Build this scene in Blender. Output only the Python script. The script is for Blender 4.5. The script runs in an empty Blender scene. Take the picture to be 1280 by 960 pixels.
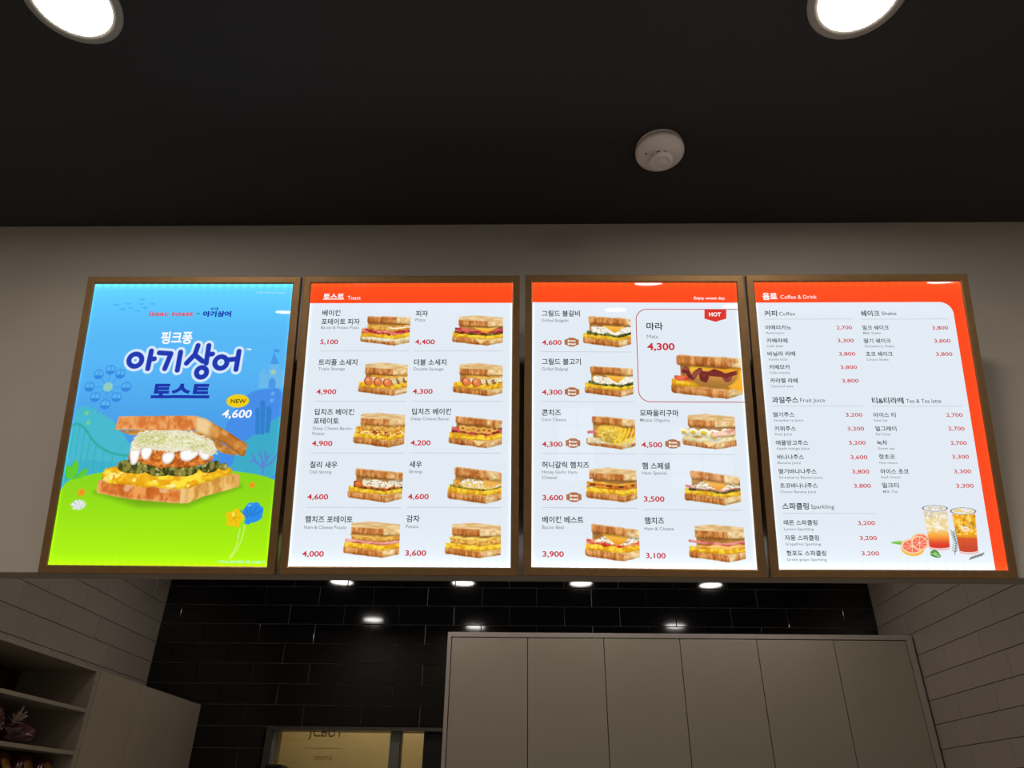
import bpy, bmesh, math, random
import numpy as np
from mathutils import Matrix, Vector

sc = bpy.context.scene
col = sc.collection
random.seed(7)

# ------------------------------------------------------------------ camera
cam_d = bpy.data.cameras.new('camera'); cam_d.sensor_fit = 'HORIZONTAL'
cam_d.sensor_width = 36.0; cam_d.lens = 26.096; cam_d.clip_start = 0.02
cam = bpy.data.objects.new('camera', cam_d); col.objects.link(cam)
def cam_axes(pitch, yaw, roll):
    F = Vector((math.sin(yaw)*math.cos(pitch), math.cos(yaw)*math.cos(pitch), math.sin(pitch)))
    R = Vector((math.cos(yaw), -math.sin(yaw), 0)); U = R.cross(F)
    return R*math.cos(roll)+U*math.sin(roll), U*math.cos(roll)-R*math.sin(roll), F
_R, _U, _F = cam_axes(0.526854, -0.025687, 0.012978)
CAMZ = 1.5
cam.matrix_world = Matrix(((_R.x,_U.x,-_F.x,0),(_R.y,_U.y,-_F.y,0),(_R.z,_U.z,-_F.z,CAMZ),(0,0,0,1)))
sc.camera = cam

# ------------------------------------------------------------------ world, exposure
w = bpy.data.worlds.new('daylight'); sc.world = w; w.use_nodes = True
w.node_tree.nodes['Background'].inputs[0].default_value = (0.80, 0.90, 1.0, 1)
w.node_tree.nodes['Background'].inputs[1].default_value = 0.9
sc.view_settings.view_transform = 'Standard'; sc.view_settings.look = 'None'
sc.view_settings.exposure = 0.0; sc.view_settings.gamma = 1.0; sc.view_settings.use_curve_mapping = False
DOWNLIGHT_POWER = 56.0      # radiance of the dining side diffusers
KITCHEN_POWER = 33.0        # radiance of the kitchen diffusers
PRINT_LEVEL = 1.0

# ------------------------------------------------------------------ materials
def s2l(c):
    c = c/255.0
    return c/12.92 if c <= 0.04045 else ((c+0.055)/1.055)**2.4
def rgb(r, g, b): return (s2l(r), s2l(g), s2l(b), 1)
def mat(name, color, rough=0.5, metal=0.0, spec=0.5, noise=0.0, nscale=20.0, stretch=(1,1,1), bump=0.0, bscale=60.0, coat=0.0, var=0.0):
    m = bpy.data.materials.new(name); m.use_nodes = True
    nt = m.node_tree; N = nt.nodes; Lk = nt.links; b = N['Principled BSDF']
    b.inputs['Base Color'].default_value = color; b.inputs['Roughness'].default_value = rough
    b.inputs['Metallic'].default_value = metal; b.inputs['Specular IOR Level'].default_value = spec
    b.inputs['Coat Weight'].default_value = coat; b.inputs['Coat Roughness'].default_value = 0.05
    tc = N.new('ShaderNodeTexCoord'); mp = N.new('ShaderNodeMapping'); mp.inputs['Scale'].default_value = stretch
    Lk.new(tc.outputs['Object'], mp.inputs['Vector'])
    last = None
    if noise > 0 or var > 0:
        n = N.new('ShaderNodeTexNoise'); n.inputs['Scale'].default_value = nscale; n.inputs['Detail'].default_value = 5
        Lk.new(mp.outputs[0], n.inputs['Vector'])
        hsv = N.new('ShaderNodeHueSaturation'); hsv.inputs['Color'].default_value = color
        mr = N.new('ShaderNodeMapRange'); mr.inputs['From Min'].default_value = 0.25; mr.inputs['From Max'].default_value = 0.75
        mr.inputs['To Min'].default_value = 1-noise; mr.inputs['To Max'].default_value = 1+noise
        Lk.new(n.outputs['Fac'], mr.inputs['Value'])
        v = mr.outputs[0]
        if var > 0:
            oi = N.new('ShaderNodeObjectInfo'); m2 = N.new('ShaderNodeMapRange')
            m2.inputs['To Min'].default_value = 1-var; m2.inputs['To Max'].default_value = 1+var
            Lk.new(oi.outputs['Random'], m2.inputs['Value'])
            mu = N.new('ShaderNodeMath'); mu.operation = 'MULTIPLY'; Lk.new(v, mu.inputs[0]); Lk.new(m2.outputs[0], mu.inputs[1]); v = mu.outputs[0]
        Lk.new(v, hsv.inputs['Value']); Lk.new(hsv.outputs[0], b.inputs['Base Color'])
    if bump > 0:
        n2 = N.new('ShaderNodeTexNoise'); n2.inputs['Scale'].default_value = bscale; n2.inputs['Detail'].default_value = 4
        Lk.new(mp.outputs[0], n2.inputs['Vector'])
        bp = N.new('ShaderNodeBump'); bp.inputs['Strength'].default_value = bump; bp.inputs['Distance'].default_value = 0.002
        Lk.new(n2.outputs['Fac'], bp.inputs['Height']); Lk.new(bp.outputs[0], b.inputs['Normal'])
    return m
def emis(name, color, strength):
    m = bpy.data.materials.new(name); m.use_nodes = True
    b = m.node_tree.nodes['Principled BSDF']; b.inputs['Base Color'].default_value = (0.5,0.5,0.5,1)
    b.inputs['Emission Color'].default_value = color; b.inputs['Emission Strength'].default_value = strength
    b.inputs['Roughness'].default_value = 0.3
    # slight unevenness of the diffuser
    n = m.node_tree.nodes.new('ShaderNodeTexNoise'); n.inputs['Scale'].default_value = 18
    tc = m.node_tree.nodes.new('ShaderNodeTexCoord'); m.node_tree.links.new(tc.outputs['Object'], n.inputs['Vector'])
    mr = m.node_tree.nodes.new('ShaderNodeMapRange'); mr.inputs['To Min'].default_value = strength*0.92; mr.inputs['To Max'].default_value = strength*1.08
    m.node_tree.links.new(n.outputs['Fac'], mr.inputs['Value']); m.node_tree.links.new(mr.outputs[0], b.inputs['Emission Strength'])
    return m
def lit_print(name, color=None, level=1.0, vcol=False, edge=True):
    """translucent film of a light box: lit from behind by edge LEDs, under a glossy sheet"""
    m = bpy.data.materials.new(name); m.use_nodes = True
    nt = m.node_tree; N = nt.nodes; Lk = nt.links; b = N['Principled BSDF']
    b.inputs['Base Color'].default_value = (0.02,0.02,0.02,1); b.inputs['Roughness'].default_value = 0.02
    b.inputs['Specular IOR Level'].default_value = 0.5
    if vcol:
        a = N.new('ShaderNodeAttribute'); a.attribute_name = 'ink'; Lk.new(a.outputs['Color'], b.inputs['Emission Color'])
    else: b.inputs['Emission Color'].default_value = color
    b.inputs['Emission Strength'].default_value = level
    m.cycles.emission_sampling = 'NONE'
    if edge:
        tc = N.new('ShaderNodeTexCoord'); sx = N.new('ShaderNodeSeparateXYZ'); Lk.new(tc.outputs['Object'], sx.inputs[0])
        def M(op, a, b_=None, c=None):
            n = N.new('ShaderNodeMath'); n.operation = op
            for i, v in enumerate((a, b_, c)):
                if v is None: continue
                if isinstance(v, (int, float)): n.inputs[i].default_value = v
                else: Lk.new(v, n.inputs[i])
            return n.outputs[0]
        dx = M('SUBTRACT', 0.3065, M('ABSOLUTE', sx.outputs['X']))
        dy = M('SUBTRACT', 0.419, M('ABSOLUTE', M('SUBTRACT', sx.outputs['Y'], 0.4415)))
        scal = M('MULTIPLY_ADD', M('SINE', M('MULTIPLY', sx.outputs['X'], 251.0)), 0.22, 0.75)
        ey = M('MULTIPLY', M('POWER', 2.718, M('MULTIPLY', dy, -130.0)), scal)
        ex = M('MULTIPLY', M('POWER', 2.718, M('MULTIPLY', dx, -330.0)), 0.5)
        wide = M('MULTIPLY', M('POWER', 2.718, M('MULTIPLY', dy, -22.0)), 0.16)
        tot = M('MULTIPLY', M('ADD', M('ADD', M('ADD', ey, ex), wide), 1.0), level)
        Lk.new(tot, b.inputs['Emission Strength'])
    return m

MT = {
 'plaster': mat('painted_plaster', rgb(190,179,166), 0.75, noise=0.04, nscale=3, bump=0.15, bscale=250),
 'lip': mat('plaster_underside_shade', rgb(160,148,134), 0.8, noise=0.05, nscale=6),  # darker copy of the plaster, underside shade put into the colour
 'ceiling': mat('black_ceiling_paint', rgb(44,42,44), 0.75, noise=0.12, nscale=1.2, bump=0.1, bscale=300),
 'soffit': mat('dark_kitchen_ceiling', rgb(60,58,56), 0.8, noise=0.1, nscale=2),
 'floor': mat('grey_floor_tile', rgb(208,201,192), 0.45, noise=0.1, nscale=4),
 'kitchen_floor': mat('dark_kitchen_floor', rgb(62,58,54), 0.5, noise=0.1, nscale=4),
 'room': mat('warm_dining_wall', rgb(195,187,175), 0.8, noise=0.05, nscale=2),
 'black_tile': mat('black_glazed_tile', rgb(13,12,13), 0.06, spec=0.5, noise=0.1, nscale=9, bump=0.02, bscale=12),
 'grout_grey': mat('grey_grout', rgb(205,198,190), 0.9, noise=0.35, nscale=14),
 'taupe_tile': mat('taupe_satin_tile', rgb(168,155,142), 0.32, spec=0.4, noise=0.05, nscale=7, var=0.03, bump=0.03, bscale=20),
 'grout_dark': mat('dark_grout', rgb(40,35,32), 0.9, noise=0.1),
 'cabinet': mat('taupe_lacquer', rgb(182,171,153), 0.3, spec=0.4, noise=0.03, nscale=3),
 'cupboard': mat('taupe_cupboard_lacquer', rgb(158,144,124), 0.35, spec=0.4, noise=0.03, nscale=3),
 'shelf': mat('taupe_shelf_board', rgb(150,138,120), 0.5, noise=0.04, nscale=4),
 'shelf_back': mat('shaded_shelf_back', rgb(48,43,34), 0.6, noise=0.1, nscale=4),  # shade inside the shelf recess put into the colour
 'cabinet_in': mat('taupe_carcass', rgb(120,112,98), 0.6, noise=0.05, nscale=5),
 'cabinet_trim': mat('taupe_carcass_edge', rgb(190,178,168), 0.4, noise=0.03, nscale=5),
 'bronze': mat('brushed_bronze', rgb(160,124,82), 0.42, metal=0.75, noise=0.14, nscale=30, stretch=(1,1,1), bump=0.06, bscale=120),
 'black_box': mat('black_lightbox_body', rgb(22,20,18), 0.6, noise=0.05),
 'steel': mat('brushed_steel', rgb(120,116,108), 0.3, metal=1.0, noise=0.1, nscale=40),
 'black': mat('matte_black', rgb(12,12,12), 0.6, noise=0.1),
 'ring': mat('grey_lamp_ring', rgb(165,160,150), 0.5, noise=0.03),
 'detector': mat('ivory_plastic', rgb(250,238,234), 0.45, noise=0.02),
 'detector_slot': mat('black_vent_slot', rgb(6,6,6), 0.7, noise=0.02),
 'cream': mat('cream_board', rgb(190,172,125), 0.6, noise=0.06, nscale=2),
 'lettering': mat('faded_brown_lettering', rgb(150,128,84), 0.7, noise=0.02),
 'greyjamb': mat('grey_jamb', rgb(118,118,112), 0.5, noise=0.04),
 'red_foil': mat('dark_red_foil', rgb(70,12,12), 0.25, noise=0.2, nscale=30, bump=0.5, bscale=40, coat=0.5),
 'gold_foil': mat('gold_foil', rgb(150,105,45), 0.3, metal=0.7, noise=0.3, nscale=60, bump=0.4, bscale=80),
 'wine_film': mat('wine_cellophane', rgb(72,36,34), 0.2, noise=0.5, nscale=25, bump=0.9, bscale=45, coat=0.6),
 'ribbon': mat('pale_ribbon', rgb(130,115,100), 0.4, noise=0.1),
 'diffuser': emis('opal_diffuser', (1.0,0.94,0.87,1), DOWNLIGHT_POWER),
 'kdiffuser': emis('kitchen_diffuser', (1.0,0.95,0.90,1), KITCHEN_POWER),
 'tube': emis('added_hatch_tube', (1.0,0.90,0.66,1), 14.0),
 'print_v': lit_print('photo_film', vcol=True, level=PRINT_LEVEL),
 'print_white': lit_print('white_film', rgb(226,235,244), PRINT_LEVEL),
 'print_red': lit_print('orange_red_film', rgb(251,72,22), PRINT_LEVEL),
 'ink_dark': lit_print('charcoal_ink', rgb(48,46,58), 1, edge=False),
 'ink_grey': lit_print('grey_ink', rgb(128,132,140), 1, edge=False),
 'ink_line': lit_print('pale_rule_ink', rgb(186,192,202), 1, edge=False),
 'ink_red': lit_print('crimson_ink', rgb(204,44,52), 1, edge=False),
 'ink_hot': lit_print('hot_red_ink', rgb(222,50,40), 1, edge=False),
 'ink_box': lit_print('hot_outline_ink', rgb(190,70,80), 1, edge=False),
 'ink_white': lit_print('white_ink', rgb(250,250,250), 1, edge=False),
 'ink_brown': lit_print('brown_badge_ink', rgb(178,112,66), 1, edge=False),
 'ink_navy': lit_print('navy_ink', rgb(14,46,170), 1, edge=False),
 'ink_coral': lit_print('coral_red_ink', rgb(222,72,84), 1, edge=False),
 'ink_yellow': lit_print('yellow_badge_ink', rgb(236,206,10), 1, edge=False),
 'ink_olive': lit_print('olive_ink', rgb(70,64,10), 1, edge=False),
 'ink_pale': lit_print('pale_blue_ink', rgb(190,230,250), 1, edge=False),
}

# ------------------------------------------------------------------ helpers
def tag(o, label=None, cat=None, group=None, kind=None):
    if label: o['label'] = label
    if cat: o['category'] = cat
    if group: o['group'] = group
    if kind: o['kind'] = kind
    return o
def empty(name, loc=(0,0,0), rot=(0,0,0), label=None, cat=None, group=None):
    o = bpy.data.objects.new(name, None); o.empty_display_size = 0.05; col.objects.link(o)
    o.location = loc; o.rotation_euler = rot
    return tag(o, label, cat, group)
def link(name, me, m=None, parent=None, loc=None):
    if m is not None and not me.materials: me.materials.append(m)
    o = bpy.data.objects.new(name, me); col.objects.link(o)
    if parent is not None: o.parent = parent
    if loc is not None: o.location = loc
    return o
def bx(bm, x0, x1, y0, y1, z0, z1):
    v = [bm.verts.new(p) for p in ((x0,y0,z0),(x1,y0,z0),(x1,y1,z0),(x0,y1,z0),(x0,y0,z1),(x1,y0,z1),(x1,y1,z1),(x0,y1,z1))]
    for f in ((0,3,2,1),(4,5,6,7),(0,1,5,4),(1,2,6,5),(2,3,7,6),(3,0,4,7)): bm.faces.new([v[i] for i in f])
def boxes(name, lst, m, parent=None, bevel=0.0):
    bm = bmesh.new()
    for b in lst: bx(bm, *b)
    if bevel > 0: bmesh.ops.bevel(bm, geom=list(bm.edges), offset=bevel, segments=2, affect='EDGES', profile=0.5)
    me = bpy.data.meshes.new(name); bm.to_mesh(me); bm.free()
    return link(name, me, m, parent)
def struct(name, lst, m, parent=None):
    o = boxes(name, lst, m, parent)
    if parent is None: o['kind'] = 'structure'
    return o
def lathe(prof, seg=48, z=1):
    bm = bmesh.new(); rings = []
    for r, h in prof:
        if r < 1e-6: rings.append([bm.verts.new((0,0,h))])
        else: rings.append([bm.verts.new((r*math.cos(2*math.pi*i/seg), r*math.sin(2*math.pi*i/seg), h)) for i in range(seg)])
    for a, b in zip(rings, rings[1:]):
        for i in range(seg):
            j = (i+1) % seg
            if len(a) == 1 and len(b) == 1: continue
            if len(a) == 1: bm.faces.new((a[0], b[i], b[j]))
            elif len(b) == 1: bm.faces.new((a[i], b[0], a[j]))
            else: bm.faces.new((a[i], b[i], b[j], a[j]))
    bmesh.ops.recalc_face_normals(bm, faces=bm.faces)
    me = bpy.data.meshes.new('lathe'); bm.to_mesh(me); bm.free()
    for p in me.polygons: p.use_smooth = True
    return me
def mesh(name, verts, faces, m=None, parent=None, loc=None):
    me = bpy.data.meshes.new(name); me.from_pydata(verts, [], faces); me.update()
    return link(name, me, m, parent, loc)

# ------------------------------------------------------------------ structure (z is height above the floor, camera at 1.5)
Z0 = CAMZ
FY, LIPY = 2.03, 2.09                    # bulkhead front and back
ZB, ZC = Z0+0.5733, Z0+1.849             # bulkhead bottom, dining ceiling
ZK = Z0+1.30                             # kitchen ceiling
YB, XL, XR = 4.15, -2.02, 1.877          # kitchen tile faces
struct('floor', [(-4,4,-6,LIPY,-0.1,0)], MT['floor'])
struct('floor', [(XL-0.1,XR+0.1,LIPY,4.3,-0.1,0)], MT['kitchen_floor'])
struct('ceiling', [(-4,4,-6,FY,ZC,ZC+0.1)], MT['ceiling'])
struct('ceiling', [(XL-0.1,XR+0.1,LIPY,4.3,ZK,ZK+0.1)], MT['soffit'])
struct('underside_shade_1', [(-4,4,FY+0.002,LIPY-0.002,ZB-0.002,ZB)], MT['lip'])  # thin sheet that paints the shaded underside of the bulkhead
wf = struct('wall_bulkhead', [(-4,4,FY,LIPY,ZB,ZC+0.1)], MT['plaster'])
struct('wall_front', [(-4,XL-0.012,FY+0.002,LIPY,0,ZB),(XR+0.012,4,FY+0.002,LIPY,0,ZB)], MT['room'])
struct('wall_left_dining', [(-4.1,-4,-6,FY,0,ZC)], MT['room'])
struct('wall_right_dining', [(4,4.1,-6,FY,0,ZC)], MT['room'])
struct('wall_entrance', [(-4,0.38,-6.1,-6,0,ZC),(0.92,1.9,-6.1,-6,0,ZC),(2.8,4,-6.1,-6,0,ZC),(0.38,0.92,-6.1,-6,2.35,ZC),(1.9,2.8,-6.1,-6,2.1,ZC),(0.38,0.92,-6.1,-6,0,1.3),(1.9,2.8,-6.1,-6,0,1.2)], MT['room'])
for n_, (x0,x1,z0,z1) in enumerate(((0.38,0.92,1.3,2.35),(1.9,2.8,1.2,2.1))):
    t_ = 0.03; L_ = [(x0,x1,-6.08,-6.02,z0,z0+t_),(x0,x1,-6.08,-6.02,z1-t_,z1),(x0,x0+t_,-6.08,-6.02,z0+t_,z1-t_),(x1-t_,x1,-6.08,-6.02,z0+t_,z1-t_)]
    for k in (1,2,3):
        zz = z0+(z1-z0)*k/4; L_.append((x0+t_,x1-t_,-6.07,-6.03,zz-0.01,zz+0.01))
    xm = (x0+x1)/2; L_.append((xm-0.01,xm+0.01,-6.07,-6.03,z0+t_,z1-t_))
    struct('window_%d' % (n_+2), L_, MT['black'])
# kitchen back wall, with the serving hatch cut out
HX0, HX1, HZ0, HZ1 = -1.315, -0.43, Z0-0.45, Z0+0.368
wb = struct('wall_back', [(XL-0.1,XR+0.1,YB+0.008,YB+0.12,HZ1,ZK),(XL-0.1,HX0,YB+0.008,YB+0.12,0,HZ1),(HX1,XR+0.1,YB+0.008,YB+0.12,0,HZ1),(HX0,HX1,YB+0.008,YB+0.12,0,HZ0)], MT['grout_grey'])
wl = struct('wall_left', [(XL-0.12,XL-0.006,LIPY,YB+0.008,0,ZK)], MT['grout_dark'])
wr = struct('wall_right', [(XR+0.006,XR+0.12,LIPY,YB+0.008,0,ZK)], MT['grout_dark'])
wl['label'] = 'kitchen side wall of taupe running bond tiles, left'; wr['label'] = 'kitchen side wall of taupe running bond tiles, right'
wb['label'] = 'kitchen back wall of glossy black running bond tiles'; wf['label'] = 'plain taupe bulkhead carrying the four menu light boxes'

_tc = {}
def tile_mesh(wd, ht, th, ch, m, tagn):
    """a tile in the local XZ plane, face towards -Y, chamfered edge; origin at its face centre"""
    k = (round(wd,4), round(ht,4), tagn)
    if k in _tc: return _tc[k]
    a, b = wd/2, ht/2
    vs = [(-a,th,-b),(a,th,-b),(a,th,b),(-a,th,b),(-a,ch,-b),(a,ch,-b),(a,ch,b),(-a,ch,b),(-a+ch,0,-b+ch),(a-ch,0,-b+ch),(a-ch,0,b-ch),(-a+ch,0,b-ch)]
    fs = [(0,1,5,4),(1,2,6,5),(2,3,7,6),(3,0,4,7),(4,5,9,8),(5,6,10,9),(6,7,11,10),(7,4,8,11),(8,9,10,11)]
    me = bpy.data.meshes.new('tile'); me.from_pydata(vs, [], fs); me.update(); me.materials.append(m); _tc[k] = me
    return me
ROW0, DZ, DX = Z0+1.0989, 0.1021, 0.3025
def tile_run(parent, m, tagn, a0, a1, ref, top_k, bot_k, odd_off, place, gap, skip=None, zc0=None):
    for k in range(top_k, bot_k):
        zt = min(ROW0-DZ*k, ZK-0.002); zb = ROW0-DZ*(k+1)
        if zt-zb < 0.01: continue
        off = 0.151 if (k % 2 != 0) == odd_off else 0.0
        j0 = math.floor((a0-ref-off)/DX); j = j0
        while ref+off+j*DX < a1:
            s, e = max(a0, ref+off+j*DX), min(a1, ref+off+(j+1)*DX); j += 1
            if e-s < 0.012: continue
            if skip and skip(s, e, zb, zt): continue
            me = tile_mesh(round(e-s-gap,3), round(zt-zb-gap,3), 0.0075, 0.0012, m, tagn)
            o = link('tile', me, None, parent); place(o, (s+e)/2, (zt+zb)/2)
def pl_back(o, c, z): o.location = (c, YB, z); o.rotation_euler = (random.gauss(0,0.0011), 0, random.gauss(0,0.0014))
def pl_left(o, c, z): o.location = (XL, c, z); o.rotation_euler = (0, 0, math.pi/2+random.gauss(0,0.001))
def pl_right(o, c, z): o.location = (XR, c, z); o.rotation_euler = (0, 0, -math.pi/2+random.gauss(0,0.001))
def skip_back(s, e, zb, zt):
    if s > -0.36 and zt < Z0+0.76: return True
    return False
# rows beside the hatch are cut to its edge
tile_run(wb, MT['black_tile'], 'b', XL, XR, -1.467, -2, 7, True, pl_back, 0.0028, skip_back)
tile_run(wb, MT['black_tile'], 'b', XL, HX0-0.012, -1.467, 7, 12, True, pl_back, 0.0028)
tile_run(wl, MT['taupe_tile'], 't', LIPY+0.003, YB-0.002, YB, -2, 6, False, pl_left, 0.002)
tile_run(wr, MT['taupe_tile'], 't', LIPY+0.003, YB-0.002, YB, -2, 11, True, pl_right, 0.002, lambda s,e,zb,zt: s > 3.80 and zt < Z0+0.76)

# serving hatch (window_1): steel frame, recess, lettered cream board
hx0, hx1 = -1.336, -0.42
w1 = struct('window_1', [(hx0,hx1,YB-0.012,YB+0.03,HZ1-0.002,Z0+0.382),(hx0,-1.306,YB-0.012,YB+0.03,HZ0,HZ1-0.002)], MT['steel'])
w1['label'] = 'steel framed serving hatch in the black tiled wall'
boxes('reveal', [(-1.306,-1.292,YB+0.012,YB+0.12,HZ0,HZ1-0.002)], MT['greyjamb'], w1)
boxes('black_panel', [(-0.533,HX1,YB+0.015,YB+0.04,HZ0,HZ1)], MT['black'], w1)
boxes('jamb_post', [(-0.705,-0.655,YB+0.02,YB+0.07,HZ0,HZ1)], MT['greyjamb'], w1)
boxes('steel_strip', [(-0.650,-0.643,YB+0.02,YB+0.05,HZ0,HZ1)], MT['steel'], w1)
gm = bpy.data.materials.new('clear_glass'); gm.use_nodes = True
_n = gm.node_tree.nodes; _l = gm.node_tree.links; _n.remove(_n['Principled BSDF'])
_t = _n.new('ShaderNodeBsdfTransparent'); _g = _n.new('ShaderNodeBsdfGlossy'); _g.inputs['Roughness'].default_value = 0.03
_m = _n.new('ShaderNodeMixShader'); _f = _n.new('ShaderNodeFresnel'); _f.inputs[0].default_value = 1.45
_l.new(_f.outputs[0], _m.inputs[0]); _l.new(_t.outputs[0], _m.inputs[1]); _l.new(_g.outputs[0], _m.inputs[2]); _l.new(_m.outputs[0], _n['Material Output'].inputs[0])
struct('wall_hatch', [(-1.6,0.0,4.75,4.8,HZ0-0.1,HZ1+0.5),(-1.65,-1.6,YB+0.12,4.8,HZ0-0.1,HZ1+0.5),(0.0,0.05,YB+0.12,4.8,HZ0-0.1,HZ1+0.5),(-1.6,0.0,YB+0.12,4.75,HZ1+0.45,HZ1+0.5),(-1.6,0.0,YB+0.12,4.75,HZ0-0.1,HZ0-0.05)], MT['cream'])
tb = empty('added_tube_light', (-0.8,4.34,HZ1+0.40), label='added unseen tube light brightening the cream wall behind the hatch', cat='light')  # hidden lamp, added to light the cream wall seen through the hatch
boxes('tube', [(-0.5,0.5,-0.012,0.012,-0.012,0.012)], MT['tube'], tb); boxes('housing', [(-0.52,0.52,-0.02,0.02,0.013,0.05)], MT['steel'], tb)
boxes('pane', [(-1.292,-0.71,YB+0.045,YB+0.049,HZ0,HZ1-0.004)], gm, w1)

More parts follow.
